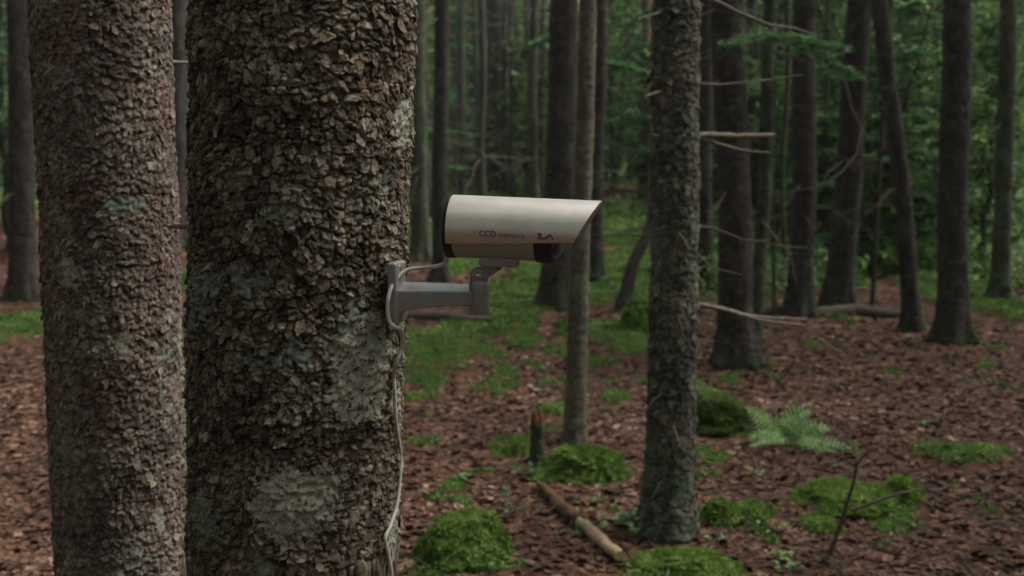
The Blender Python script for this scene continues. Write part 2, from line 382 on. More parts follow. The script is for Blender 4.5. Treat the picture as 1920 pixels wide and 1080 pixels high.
# moss cushions lying on the soil: (px, py, half width px, half height px, rise in metres)
MOSS = [(868, 1062, 100, 22, .02), (1093, 895, 92, 16, .02), (974, 848, 38, 10, .01), (1357, 975, 50, 14, .01), (1410, 975, 46, 14, .01), (1598, 955, 115, 22, .02), (1540, 992, 40, 10, .01), (1298, 1075, 110, 20, .02), (1700, 940, 46, 14, .01), (1350, 805, 70, 22, .02), (1445, 1000, 24, 8, .01), (1650, 985, 30, 8, .01), (1010, 905, 24, 7, .01),
        (810, 665, 85, 42, .10), (938, 728, 34, 26, .07), (1160, 640, 60, 32, .10), (960, 600, 60, 26, .08), (935, 560, 42, 22, .10),
        (1012, 690, 22, 8, .03), (862, 508, 34, 16, .12), (1168, 535, 62, 38, .18), (1160, 405, 62, 14, .15), (1155, 460, 45, 12, .12),
        (1048, 770, 50, 14, .04), (1165, 754, 34, 12, .03), (782, 750, 34, 9, .03), (342, 540, 34, 45, .15), (1325, 760, 42, 30, .10),
        (1537, 655, 22, 8, .05), (1328, 862, 28, 12, .03), (1000, 520, 40, 25, .12), (1325, 480, 34, 40, .1), (1440, 480, 40, 40, .08),
        (990, 640, 40, 12, .04), (880, 620, 60, 14, .05), (1100, 560, 60, 20, .1), (1230, 560, 40, 40, .12), (1640, 480, 90, 40, .12),
        (1800, 560, 90, 40, .12), (1800, 860, 70, 20, .05), (60, 620, 80, 30, .1), (1540, 500, 50, 30, .06), (900, 430, 120, 14, .08),
        (1375, 715, 30, 8, .02), (1450, 660, 0.1, .1, 0), (700, 560, 60, 40, .1), (820, 925, 16, 5, .02), (800, 830, 24, 7, .02), (860, 900, 0.1, .1, 0),
        (1250, 700, 30, 18, .04), (1000, 560, 50, 26, .08), (900, 660, 40, 14, .05), (1125, 690, 50, 10, .04), (1080, 620, 40, 16, .05), (800, 720, 40, 12, .04), (870, 560, 50, 16, .06), (1190, 500, 50, 26, .12), (960, 480, 60, 16, .08), (800, 780, 14, 5, .02), (1380, 560, 40, 20, .05), (1400, 690, 24, 8, .02)]
rr_ = random.Random(3)
for _ in range(46):
    q_ = rr_.uniform(590, 1000) if rr_.random() < .8 else rr_.uniform(590, 720); x_ = rr_.uniform(750, 1240) if rr_.random() < .62 else rr_.uniform(1300, 1900)
    MOSS.append((x_, q_, rr_.uniform(8, 34) * (.5 if x_ > 1300 else 1), rr_.uniform(3, 9), .02))
ME = []
for (px, py, rx, ry, hh) in MOSS:
    c = hit(px, py); a = hit(px, py - ry); b = hit(px, py + ry)
    ME.append((c[0], c[1], max(1.2 * rx / F * c[1], .02), max((a[1] - b[1]) * .62, .03), hh))

def moss_mask(x, y):
    x = np.asarray(x, float); y = np.asarray(y, float); m = np.zeros(x.shape); h = np.zeros(x.shape)
    wx = x + .12 * fbm(x * 3, y * 3, None, 3, 5); wy = y + .25 * fbm(x * 3, y * 3, None, 3, 6)
    for cx, cy, rx, ry, hh in ME:
        d = np.sqrt(((wx - cx) / rx) ** 2 + ((wy - cy) / ry) ** 2); k = np.clip(1.25 - d, 0, 1)
        m = np.maximum(m, k); h = np.maximum(h, hh * sstep(0, .7, k))
    far = sstep(13, 18, y) * (.5 + .9 * fbm(x * .35, y * .25, None, 3, 8)); m = np.maximum(m, far)
    return m, h

def ground_z(x, y):
    m, h = moss_mask(x, y); hum = .5 + .5 * fbm(np.asarray(x, float) * 4, np.asarray(y, float) * 3, None, 2, 31)
    return ground_base(x, y) + h * (.55 + .45 * hum)

def gz(x, y): return float(ground_z(np.array([x]), np.array([y]))[0])

ys = np.concatenate([np.arange(-60, -4, 4.), np.arange(-4, 3, .3), np.arange(3, 12, .035), np.arange(12, 26, .09), np.arange(26, 70, .6), np.arange(70, 170, 5.)])
def xs_for(): return np.concatenate([np.arange(-160, -16, 6.), np.arange(-16, -5, .4), np.arange(-5, 5, .035), np.arange(5, 16, .3), np.arange(16, 161, 6.)])
xs = xs_for(); XX, YY = np.meshgrid(xs, ys); ZZ = ground_z(XX, YY); mk, _ = moss_mask(XX, YY)
g = MB(); g.add(np.stack([XX, YY, ZZ], -1).reshape(-1, 3), grid_faces(len(ys), len(xs), False), mk.ravel(), 0, True)
tag(g.build('ground', M['ground']), kind='structure')

# ------------------------------------------------------------------ leaf litter
def wedge(n, y0, y1, margin=1.2, p=1.0):
    y = y0 + (y1 - y0) * rng.random(n) ** p; w = y * .47 + margin; x = rng.uniform(-1, 1, n) * w; return x, y

def litter(n, y0, y1, s0, s1, avoid=True, p=1.0, lift=.012, tilt=.45):
    mb = MB(); x, y = wedge(n, y0, y1, 1.2, p); m, _ = moss_mask(x, y)
    keep = (m < .16) | (rng.random(n) < .13); x, y = x[keep], y[keep]; n = len(x)
    z = ground_z(x, y) + rng.random(n) * lift
    for k, (tv, tf) in enumerate(((LEAF_V, LEAF_F), (CURL_V, LEAF_F), (LOBE_V, LOBE_F))):
        s = slice(k, None, 3); q = len(x[s])
        sc = rng.uniform(s0, s1, q)[:, None] * np.stack([rng.uniform(.8, 1.3, q), np.ones(q), rng.uniform(.2, 1.5, q)], -1)
        pn = fbm(x[s] * 1.3, y[s] * 1.3, None, 2, 40) * .25
        scatter(mb, tv, tf, np.stack([x[s], y[s], z[s]], -1), rots(q, tilt), sc, np.clip(rng.beta(2.2, 2.4, q) + pn, 0, 1))
    return mb
lm = litter(66000, 2.6, 8, .013, .031, tilt=.22, lift=.007); l2 = litter(52000, 8, 20, .018, .036, p=1.2, tilt=.22, lift=.008)
lm.v += l2.v; lm.at += l2.at
for k, fs in l2.f.items(): lm.f.setdefault(k, []).extend([f + lm.n for f in fs])
lm.n += l2.n
tag(lm.build('leaf_litter', M['litter']), 'brown dry fallen leaves covering the forest floor', 'leaf litter', kind='stuff')

tw = MB()
for k in range(800):
    x, y = wedge(1, 3.0, 14, .8, 1.2); x, y = x[0], y[0]; a = random.uniform(0, math.pi); L = random.uniform(.06, .38)
    dx, dy = math.cos(a) * L / 2, math.sin(a) * L / 2; lift = random.uniform(.01, .03)
    P = [(x - dx, y - dy, gz(x - dx, y - dy) + lift), (x + random.uniform(-.02, .02), y, gz(x, y) + lift + .01), (x + dx, y + dy, gz(x + dx, y + dy) + lift)]
    r = random.uniform(.0015, .0045); tube(tw, P, [r, r * .8, r * .4], 5, rnd=random.random())
tag(tw.build('twig_litter', M['twig_dark']), 'thin fallen twigs scattered over the brown leaves', 'twigs', kind='stuff')

# ------------------------------------------------------------------ moss carpet
mm = MB()
def moss_points(n, y0, y1, p=1., thr=.3):
    x, y = wedge(n, y0, y1, 1., p); m, _ = moss_mask(x, y); k = m > thr + rng.random(n) * .12; return x[k], y[k], m[k]
for (n, y0, y1, s, hgt) in ((260000, 4, 9, .010, .022), (260000, 9, 17, .018, .032), (90000, 17, 40, .05, .06)):
    x, y, m = moss_points(n, y0, y1); q = len(x); z = ground_z(x, y) - .004
    sc = np.stack([rng.uniform(.6, 1.4, q) * s, rng.uniform(.6, 1.4, q) * s, rng.uniform(.5, 1.3, q) * hgt], -1)
    scatter(mm, BLADE_V, BLADE_F, np.stack([x, y, z], -1), rots(q, .5), sc, np.clip(.5 + .5 * fbm(x * 5, y * 5, None, 3, 50) + rng.normal(0, .16, q), 0, 1))
for (n, y0, y1, s, hgt) in ((120000, 4, 9, .014, .016), (150000, 9, 17, .026, .026), (60000, 17, 40, .07, .05)):
    x, y, m = moss_points(n, y0, y1); q = len(x); z = ground_z(x, y) + hgt * rng.random(q)
    scatter(mm, DIAM_V, DIAM_F, np.stack([x, y, z], -1), rots(q, .4), rng.uniform(.7, 1.6, q) * s, np.clip(.6 + .5 * fbm(x * 5, y * 5, None, 3, 50) + rng.normal(0, .16, q), 0, 1))
tag(mm.build('moss_carpet', M['moss_low']), 'low green moss carpet spreading over the forest floor', 'moss', kind='stuff')

# green ground cover further back
gc = MB(); x, y = wedge(95000, 13.6, 50, 3, 1.2)
dn = fbm(x * .45, y * .3, None, 3, 60) + .25 * sstep(18, 26, y) - .6 * (y < 20) * (x < 1.7); k = (dn > .02) & ((y > 13.5) | (x < 2)); k |= (dn > -.05) & (x > 2.6 * y / 14) & (y > 13.8); k &= ~((y < 13.6) & (x > 2.0) & (x < 6)); x, y = x[k], y[k]; q = len(x)
hh = rng.random(q) ** 1.8 * (.12 + .4 * np.clip(dn[k], 0, 1)); 
scatter(gc, LEAF_V, LEAF_F, np.stack([x, y, ground_z(x, y) + hh], -1), rots(q, .7), rng.uniform(.03, .07, q), np.clip(rng.beta(2, 2, q) + .3 * fbm(x, y, None, 2, 61), 0, 1))
n = 30000; y = rng.uniform(10.9, 22, n); x = rng.uniform(.16, .52, n) * y
dn = fbm(x * .8, y * .6, None, 3, 66); k = dn > -.12 + .25 * (y < 12.5); x, y = x[k], y[k]; q = len(x); hh = rng.random(q) ** 1.5 * (.10 + .5 * np.clip(dn[k] + .2, 0, 1))
scatter(gc, LEAF_V, LEAF_F, np.stack([x, y, ground_z(x, y) + hh], -1), rots(q, .7), rng.uniform(.022, .05, q), np.clip(rng.beta(2, 2, q) + .15 + .3 * fbm(x, y, None, 2, 61), 0, 1))
tag(gc.build('ground_cover', M['leaf']), 'low leafy green plants covering the ground between the far trunks', 'ground cover', kind='stuff')

# ------------------------------------------------------------------ moss mounds (named)
def mound(px, py, wpx, hpx, label, mat='moss', dens=1.0, depth=1.0, blade=(.006, .016), Y=None, lumps=.18):
    c = hit(px, py + hpx * .5); Yc = c[1]; rx = wpx / 2 / F * Yc; ry = rx * max(depth, .9); rz = max(hpx / F * Yc - 1.5 * ry * 1.6 / Yc, .42 * hpx / F * Yc)
    cy = Yc + ry * .85; cz = gz(c[0], cy) - rz * .12; cx = c[0]
    t = thing('moss_mound', label, 'moss mound', (cx, cy, gz(cx, cy)), 'rounded moss mounds on the forest floor')
    seed = int(px); th = np.linspace(0, 2 * math.pi, 72, endpoint=False); ph = np.linspace(0, math.pi / 2, 26)
    TH, PH = np.meshgrid(th, ph)
    def surf(TH, PH):
        n = np.stack([np.cos(TH) * np.cos(PH), np.sin(TH) * np.cos(PH), np.sin(PH) ** .7], -1)
        r = 1 + 1.7 * lumps * fbm(n[..., 0] * 2.3 + seed, n[..., 1] * 2.3, n[..., 2] * 2.3, 3, seed) + .16 * fbm(n[..., 0] * 6 + seed, n[..., 1] * 9, n[..., 2] * 9, 2, seed)
        fl = 1 + .22 * (1 - np.sin(PH)) ** 3 - .10; return n, n * r[..., None] * np.stack([rx * fl, ry * fl, rz * 1.12 + 0 * fl], -1) + np.array([cx, cy, cz])
    n, V = surf(TH, PH); mb = MB(); mb.add(V.reshape(-1, 3), grid_faces(26, 72), .3, 0, True)
    area = math.pi * rx * ry * 2.2 + 6 * rz * rx; q = int(area * 52000 * dens * (.016 / blade[1]) ** 2)
    a = rng.uniform(0, 2 * math.pi, q); b = np.arcsin(rng.random(q) ** .9); n, V = surf(a, b)
    nn = n + np.array([0, 0, .5]) + rng.normal(0, .35, (q, 3)); R = align(nn, rng.uniform(0, 6.28, q))
    sc = np.stack([rng.uniform(.6, 1.4, q) * blade[0]] * 2 + [rng.uniform(.5, 1.4, q) * blade[1]], -1)
    scatter(mb, BLADE_V, BLADE_F, V, R, sc, np.clip(.5 + .6 * fbm(V[:, 0] * 14, V[:, 1] * 14, V[:, 2] * 14, 3, seed) + rng.normal(0, .15, q), 0, 1))
    q = q // 2; a = rng.uniform(0, 2 * math.pi, q); b = np.arcsin(rng.random(q) ** .9); n, V = surf(a, b); V = V + n * (rng.random(q) * blade[1] * .8)[:, None]
    scatter(mb, DIAM_V, DIAM_F, V, align(n + np.array([0, 0, .6]) + rng.normal(0, .4, (q, 3)), rng.uniform(0, 6.28, q)), rng.uniform(.6, 1.5, q) * blade[0] * 1.7, np.clip(.6 + .6 * fbm(V[:, 0] * 14, V[:, 1] * 14, V[:, 2] * 14, 3, seed) + rng.normal(0, .15, q), 0, 1))
    mb.build('moss', M[mat], t); return t, (cx, cy, cz, rx, ry, rz)

mound(868, 1006, 176, 130, 'large round moss mound beside the big trunk, lower middle of the view', dens=1.0, depth=1.0, lumps=.09)
mound(1093, 868, 150, 78, 'bright domed moss mound at the foot of the thin grey tree', depth=.8, lumps=.22)
mound(974, 840, 52, 32, 'small moss tuft just left of the broken rotten stump', depth=1)
mound(1357, 962, 70, 46, 'left half of the twin moss cushions right of the lichen-spotted tree', depth=1, lumps=.12)
mound(1410, 964, 66, 42, 'right half of the twin moss cushions right of the lichen-spotted tree', depth=1, lumps=.12)
mound(1598, 938, 185, 62, 'wide flat moss mound behind the bare forked stick', depth=.8)
mound(1540, 985, 62, 34, 'small moss cushion left of the base of the bare forked stick', depth=1)
mound(1298, 1066, 176, 56, 'wide moss mound in front of the foot of the lichen-spotted tree', depth=.6)
mound(1350, 788, 125, 58, 'dark olive moss hump behind the lichen-spotted tree beside the fern', mat='moss_dull', depth=1, lumps=.3)
mound(1700, 925, 70, 50, 'moss cushion at the right edge near the hanging side twig', depth=1)
mound(1205, 608, 70, 60, 'far moss hump just left of the lichen-spotted trunk', depth=.8, blade=(.012, .03))

# ------------------------------------------------------------------ trunks
def trunk_geo(mb, P, R, res, s_band=None, coarse=.06, cell=.02, amp=.004, tiltk=.35, seed=1, flare=.0, zbase=0., flarelen=.15, stretch=1.15, big=.0, mi=0, ncol=None, wave=0.0, lobes=0.25):
    """scaly-barked trunk along polyline P (bottom to top). s_band = (z0,z1) where rows are `res` apart."""
    P = np.asarray(P, float); z0, z1 = P[0, 2], P[-1, 2]
    if s_band:
        a, b = s_band
        zs = np.concatenate([np.arange(z0, a, coarse), np.arange(a, b, res), np.arange(b, z1 + coarse, coarse)])
    else: zs = np.arange(z0, z1 + res, res)
    zs = zs[zs <= z1]; cx = np.interp(zs, P[:, 2], P[:, 0]); cy = np.interp(zs, P[:, 2], P[:, 1]); r = np.interp(zs, P[:, 2], R)
    if wave: cx = cx + wave * noise3(zs * .9, zs * 0 + seed, zs * 0, seed); cy = cy + wave * noise3(zs * .9, zs * 0 + seed, zs * 0, seed + 5)
    r = r * (1 + flare * np.exp(-np.clip(zs - zbase, 0, 9) / flarelen))
    rm = float(np.median(r)); nc = ncol or max(int(2 * math.pi * rm / res), 12)
    th = np.linspace(0, 2 * math.pi, nc, endpoint=False); TH, ZS = np.meshgrid(th, zs); RR = r[:, None] * np.ones(nc)[None]
    if flare:
        lb = 1 + lobes * flare * np.exp(-np.clip(ZS - zbase, 0, 9) / flarelen) * np.cos(TH * 5 + seed + noise3(np.cos(TH) * 2, np.sin(TH) * 2, TH * 0, seed) * 2)
        RR = RR * lb
    X, Y_ = np.cos(TH) * rm, np.sin(TH) * rm
    per = max(int(round(2 * math.pi * rm / cell)), 5); su = per / (2 * math.pi)
    wu = .6 * fbm(X / cell * .8, Y_ / cell * .8, ZS / cell * .8, 3, seed) + 1.2 * fbm(X / cell * .13, Y_ / cell * .13, ZS / cell * .13, 1, seed + 1); wv = .6 * fbm(X / cell * .8 + 9, Y_ / cell * .8, ZS / cell * .8, 3, seed + 3) + 1.2 * fbm(X / cell * .13 + 7, Y_ / cell * .13, ZS / cell * .13, 1, seed + 2)
    U, V = TH * su + wu, ZS / (cell * stretch) + wv
    F1, F2, c1, c2, du, dv = worley(U, V, per, seed)
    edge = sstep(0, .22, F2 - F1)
    tl = (-dv * (.4 + 1.2 * c1) + du * (c2 - .35) * 1.6)
    h = amp * (edge * (.35 + .9 * c2) + tiltk * tl * edge)
    G1, G2, d1, d2, eu, ev = worley(U * 2 + .37 * 2, V * 2.3, per * 2, seed + 50)
    h = h + amp * .55 * (sstep(0, .2, G2 - G1) * (.3 + d1) + (-ev) * .8)
    h = h + amp * .5 * fbm(X / cell * 2.2, Y_ / cell * 2.2, ZS / cell * 2.2, 2, seed + 8)
    h = h + (big or amp) * 1.1 * fbm(X / (cell * 6), Y_ / (cell * 6), ZS / (cell * 6), 2, seed + 11)
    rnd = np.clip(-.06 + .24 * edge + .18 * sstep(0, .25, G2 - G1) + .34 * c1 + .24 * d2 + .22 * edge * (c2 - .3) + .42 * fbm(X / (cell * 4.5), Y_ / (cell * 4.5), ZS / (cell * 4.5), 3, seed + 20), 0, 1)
    RR = RR + h; VX = cx[:, None] + np.cos(TH) * RR; VY = cy[:, None] + np.sin(TH) * RR
    Vt = np.stack([VX, VY, ZS], -1)
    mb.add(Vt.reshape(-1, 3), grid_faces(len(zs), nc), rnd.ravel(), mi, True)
    return dict(V=Vt, TH=TH, ZS=ZS, RR=RR, rnd=rnd, nc=nc, zs=zs, th=th, cx=cx, cy=cy)

def lichen_patches(G, parent, specs, rm, off=.0012):
    """crusts of lichen: regions of the bark surface smoothed and raised slightly. specs: (theta, z, half width m, half height m, mat)"""
    V, TH, ZS = G['V'], G['TH'], G['ZS']; nr, nc = TH.shape; G['mask'] = np.zeros(TH.shape, bool)
    for i, (t0, zc, hw, hhh, mat, cut) in enumerate(specs):
        dt = (TH - t0 + math.pi) % (2 * math.pi) - math.pi
        d = np.sqrt((dt * rm / hw) ** 2 + ((ZS - zc) / hhh) ** 2)
        d = d + (.6 if cut > .6 else .42) * fbm(dt * rm * 38, ZS * 45, ZS * 0, 4, 70 + i) + cut * np.clip(fbm(dt * rm * 160, ZS * 160, ZS * 0, 3, 90 + i), -.3, 1)
        G['mask'] |= d < 1.12
        rows = np.where((d < 1).any(1))[0]
        if len(rows) < 4: continue
        r0, r1 = max(rows[0] - 1, 1), min(rows[-1] + 2, nr - 1)
        S = V.copy()[r0 - 1:r1 + 1]
        for _ in range(7 if cut < .6 else 2): S[1:-1] = (S[1:-1] * 2 + S[:-2] + S[2:] + np.roll(S, 1, 1)[1:-1] + np.roll(S, -1, 1)[1:-1]) / 6
        S = S[1:-1]; dd = d[r0:r1]; nrm = np.stack([np.cos(TH[r0:r1]), np.sin(TH[r0:r1]), TH[r0:r1] * 0], -1)
        lift = off * .6 + .0006 * sstep(0, .3, 1 - dd) + .0014 * fbm(dt[r0:r1] * rm * 260, ZS[r0:r1] * 260, ZS[r0:r1] * 0, 3, 33)
        S = S + nrm * lift[..., None]
        f = grid_faces(r1 - r0, nc); ok = (dd.ravel()[f] < 1).all(1); f = f[ok]; used, inv = np.unique(f, return_inverse=True)
        mb = MB(); mb.add(S.reshape(-1, 3)[used], inv.reshape(-1, 4), np.clip(.5 + .5 * fbm(dt[r0:r1] * 30, ZS[r0:r1] * 60, ZS[r0:r1] * 0, 3, 12), 0, 1).ravel()[used], 0, True)
        mb.build('lichen_patch', M[mat], parent)

def flakes(mb, G, n, z0, z1, size, th_rng, lift=.002, seed=0):
    """loose curled bark scales standing off the trunk"""
    zs, th = G['zs'], G['th']; i = rng.integers(np.searchsorted(zs, z0), np.searchsorted(zs, z1) - 1, n)
    t = rng.uniform(th_rng[0], th_rng[1], n) % (2 * math.pi); j = (t / (2 * math.pi) * G['nc']).astype(int) % G['nc']
    ok = ~G['mask'][i, j]; i, j = i[ok], j[ok]; n = len(i)
    P = G['V'][i, j]; out = np.stack([np.cos(th[j]), np.sin(th[j]), np.zeros(n)], -1); tan = np.stack([-np.sin(th[j]), np.cos(th[j]), np.zeros(n)], -1)
    up = np.array([[0, 0, 1.0]]) * np.ones((n, 1)); ang = rng.normal(0, .5, n)
    a = tan * np.cos(ang)[:, None] + up * np.sin(ang)[:, None]; b = -tan * np.sin(ang)[:, None] + up * np.cos(ang)[:, None]
    k = 9; pa = np.linspace(0, 2 * math.pi, k, endpoint=False); rad = rng.uniform(.45, 1.25, (n, k)); s = size[0] + (size[1] * 1.35 - size[0]) * rng.random(n) ** 1.8
    lx = np.cos(pa)[None] * rad * s[:, None]; ly = np.sin(pa)[None] * rad * s[:, None] * 1.15
    dirx = rng.uniform(-.6, 1., n); lx = lx * rng.uniform(.6, 1.1, n)[:, None]; curl = (-ly * rng.uniform(.05, .5, n)[:, None] + lx * (dirx * .35)[:, None]); curl = np.maximum(curl, -.0015) + lift
    rim = P[:, None] + a[:, None] * lx[..., None] + b[:, None] * ly[..., None] + out[:, None] * curl[..., None]
    c = P + out * (lift * .9)
    V = np.concatenate([rim, c[:, None]], 1); Fc = np.array([(q, (q + 1) % k, k) for q in range(k)])
    Fc = Fc[None] + (np.arange(n) * (k + 1))[:, None, None]
    r_ = np.clip(G['rnd'][i, j] + rng.normal(.0, .12, n), 0, 1)
    rn = np.repeat(r_[:, None], k + 1, 1); rn[:, :k] += .07; 
    mb.add(V.reshape(-1, 3), Fc.reshape(-1, 3), np.clip(rn, 0, 1).ravel(), 0, False)

def mid_ref(): return globals().get('mid')

def branch(parent, P, R, mat, ns=7, wig=.01, step=.03, seed=0, name='branch', twigs=(), rnd=.5):
    mb = MB(); P = [np.asarray(p, float) for p in P]; sl_ = 1. if R[0] > .0125 or parent is not mid_ref() else .78; R = [q * sl_ for q in R]; tube(mb, P, R, ns, step=step, rough=.45, freq=70, seed=seed, wig=wig, rnd=rnd)
    for tP, tR in twigs: tube(mb, tP, tR, 5, step=step, wig=wig, seed=seed + 3, rnd=rnd)
    return mb.build(name, M[mat], parent)

# --- the big trunk that carries the security camera
YB = 1.74
cb0 = at(551, 1080, YB); cb1 = at(569, 0, YB)
dz = (cb1 - cb0) / (cb1[2] - cb0[2])
def ax_big(z): return cb0 + dz * (z - cb0[2])
RB = .1535
big = thing('spruce_tree', 'big scaly-barked trunk with grey lichen patches carrying the security camera', 'tree', (float(ax_big(0)[0]), YB, 0.0))
mb = MB(); Pz = [-.15, .3, 1.0, 2.2, 4.0, 9.0]
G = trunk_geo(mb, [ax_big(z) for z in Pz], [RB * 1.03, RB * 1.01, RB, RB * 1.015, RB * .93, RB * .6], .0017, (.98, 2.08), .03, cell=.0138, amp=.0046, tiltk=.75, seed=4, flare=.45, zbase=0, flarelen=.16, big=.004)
TRUNK_MB = mb
def th_at(px, py, ax=ax_big, r=RB, Y=YB):
    """angle on the trunk under a photograph pixel, and its height"""
    p = at(px, py, Y - r * .6); c = ax(p[2]); s = max(-1, min(1, (p[0] - c[0]) / r)); return -math.acos(s) % (2 * math.pi), p[2]
specs = []
for (px, py, hw, hh_, mat, cut) in ((684, 690, .058, .088, 'lichen', .1), (560, 912, .070, .052, 'lichen', .5), (392, 965, .040, .040, 'lichen_blue', .4),
        (742, 228, .030, .040, 'lichen', .6), (575, 650, .065, .018, 'lichen_blue', 2.2), (385, 540, .04, .05, 'lichen_blue', 1.3), (560, 395, .03, .016, 'lichen_blue', 2.0),
        (480, 520, .04, .018, 'lichen_blue', 2.4), (650, 590, .03, .02, 'lichen_blue', 2.2), (725, 1020, .03, .06, 'lichen', 1.0), (505, 1040, .014, .02, 'lichen_blue', 1.2), (730, 780, .02, .03, 'lichen', 1.4)):
    t0, zc = th_at(px, py); specs.append((t0, zc, hw, hh_, mat, cut))
lichen_patches(G, big, specs, RB)
mb = TRUNK_MB; flakes(mb, G, 2800, .99, 2.06, (.0025, .0065), (math.pi * .95, math.pi * 2.05), .0012)
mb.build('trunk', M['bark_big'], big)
for (px0, py0, px1, py1, r, Y) in ((362, 428, 320, 424, .0045, 1.80), (362, 122, 350, 100, .004, 1.78), (362, 742, 344, 740, .009, 1.78), (362, 240, 352, 245, .003, 1.8)):
    a = at(px0 + 14, py0, Y); b = at(px1, py1, Y); branch(big, [a, (a + b) / 2 + [0, 0, .002], b], [r * 1.3, r, r * .6], 'dead_wood' if r < .006 else 'bark_big', wig=.002, step=.006, name='dead_stub')

# --- the tree at the left edge
YL = 2.15
cl0, cl1 = at(232, 1080, YL), at(189, 0, YL); dzl = (cl1 - cl0) / (cl1[2] - cl0[2])
def ax_left(z): return cl0 + dzl * (z - cl0[2])
RL = .1175
left = thing('spruce_tree', 'pinkish grey scaly trunk at the left edge behind the big trunk', 'tree', (float(ax_left(0)[0]), YL, 0.0))
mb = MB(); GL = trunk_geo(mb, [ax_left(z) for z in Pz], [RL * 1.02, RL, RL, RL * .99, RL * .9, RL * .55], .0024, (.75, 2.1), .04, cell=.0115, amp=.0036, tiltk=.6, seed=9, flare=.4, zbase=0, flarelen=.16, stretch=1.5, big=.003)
TRUNK_MB = mb
sl = []
for (px, py, hw, hh_, mat, cut) in ((250, 385, .04, .014, 'lichen_blue', .6), (322, 655, .014, .022, 'lichen', .4), (242, 640, .015, .022, 'lichen', .4), (298, 975, .014, .02, 'lichen', .8), (150, 500, .03, .04, 'lichen', 1.0)):
    t0, zc = th_at(px, py, ax_left, RL, YL); sl.append((t0, zc, hw, hh_, mat, cut))
lichen_patches(GL, left, sl, RL)
mb = TRUNK_MB; flakes(mb, GL, 1500, .78, 2.08, (.003, .0065), (math.pi * 1.0, math.pi * 2.05), .001)
mb.build('trunk', M['bark_left'], left)
a, b = at(292, 120, YL - .02), at(360, 118, YL + .06)
branch(left, [a, (a + b) / 2 + [0, 0, .003], b], [.005, .004, .0028], 'dead_wood', wig=.002, step=.01)

# --- general trunks given by photograph points
BASES = []
def tree(label, pts, w, wtop=None, mat='bark_dark', res=.02, cell=.035, amp=.006, flare=.35, seed=1, name='conifer_tree', cat='tree', group=None, top=8.0, wave=.01, extra=None):
    px, py = pts[-1]; c = hit(px, py, ground_z); Y = c[1]; BASES.append((c[0], Y))
    P = [at(x, y, Y) for x, y in reversed(pts)]; r0 = w / 2 / F * Y; r1 = (wtop or w) / 2 / F * Y
    d = (P[-1] - P[0]) / (P[-1][2] - P[0][2]); ext = P[-1] + (P[-1] - P[-2]) / (P[-1][2] - P[-2][2]) * max(top - P[-1][2], .5)
    Pl = [P[0] - d * .2] + P + [ext]; zz = np.array([p[2] for p in Pl]); Rr = np.interp(zz, [zz[0], zz[-2]], [r0, r1]); Rr[-1] = r1 * .55
    t = thing(name, label, cat, (float(c[0]), float(Y), float(P[0][2])), group)
    mb = MB(); zt = P[-1][2] + .6
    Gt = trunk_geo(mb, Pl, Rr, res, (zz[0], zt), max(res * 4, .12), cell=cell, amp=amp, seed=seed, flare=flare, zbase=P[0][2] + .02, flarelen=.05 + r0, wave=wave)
    if extra: flakes(mb, dict(Gt, mask=np.zeros(Gt['TH'].shape, bool)), *extra)
    mb.build('trunk', M[mat], t); return t, Y, Gt

# mid tree with the dead branches
mid, YM, GM = tree('lichen-spotted spruce trunk with dead side branches, right of the security camera', [(1267, 0), (1266, 300), (1265, 560), (1258, 800), (1250, 1000)], 86, 80, 'bark_mid', res=.0045, cell=.026, amp=.0062, flare=.4, seed=12, wave=.002, extra=(900, .1, 2.4, (.008, .017), (0, 2 * math.pi), .003))
def mb_branch(pts, Rr, mat='dead_wood', parent=None, Y=None, dY=0., **k):
    P = [at(x, y, (Y or YM) + dY * i / max(len(pts) - 1, 1)) for i, (x, y) in enumerate(pts)]; return branch(parent or mid, P, Rr, mat, **k)
mb_branch([(1275, -14), (1340, 2), (1385, 20), (1440, 42), (1490, 48), (1530, 62)], [.011, .009, .008, .007, .006, .003], dY=.25, seed=1)
mb_branch([(1290, 262), (1310, 254), (1380, 255), (1453, 252)], [.013, .012, .011, .009], dY=.12, seed=2, wig=.005)
mb_branch([(1290, 256), (1330, 262), (1380, 275), (1447, 288)], [.010, .008, .006, .004], dY=.2, seed=3)
mb_branch([(1285, 152), (1350, 155), (1430, 150), (1505, 143)], [.007, .006, .005, .003], dY=.5, seed=4, mat='twig_dark')
mb_branch([(1270, 168), (1235, 176), (1208, 184)], [.009, .008, .005], dY=-.15, seed=5)
mb_branch([(1258, 250), (1240, 256), (1224, 253)], [.008, .006, .004], dY=-.1, seed=6)
mb_branch([(1260, 15), (1235, 25), (1192, 36)], [.007, .005, .003], dY=-.2, seed=7)
mb_branch([(1290, 574), (1370, 584), (1440, 594), (1512, 598)], [.012, .010, .008, .006], dY=.3, seed=8)
mb_branch([(1290, 568), (1370, 586), (1440, 600), (1500, 608), (1548, 640), (1590, 668)], [.011, .009, .007, .006, .004, .002], dY=.1, seed=9)
mb_branch([(1275, 440), (1300, 470), (1335, 508), (1390, 520)], [.007, .005, .005, .003], dY=-.2, seed=10, mat='twig_dark')
mb_branch([(1290, 420), (1350, 430), (1420, 452), (1512, 464)], [.006, .005, .004, .003], dY=.6, seed=11, mat='twig_dark')
mb_branch([(1262, 436), (1200, 438), (1110, 440)], [.006, .005, .003], dY=.6, seed=12, mat='twig_dark')
mb_branch([(1255, 578), (1210, 570), (1170, 560)], [.007, .006, .003], dY=.5, seed=13, mat='twig_dark')
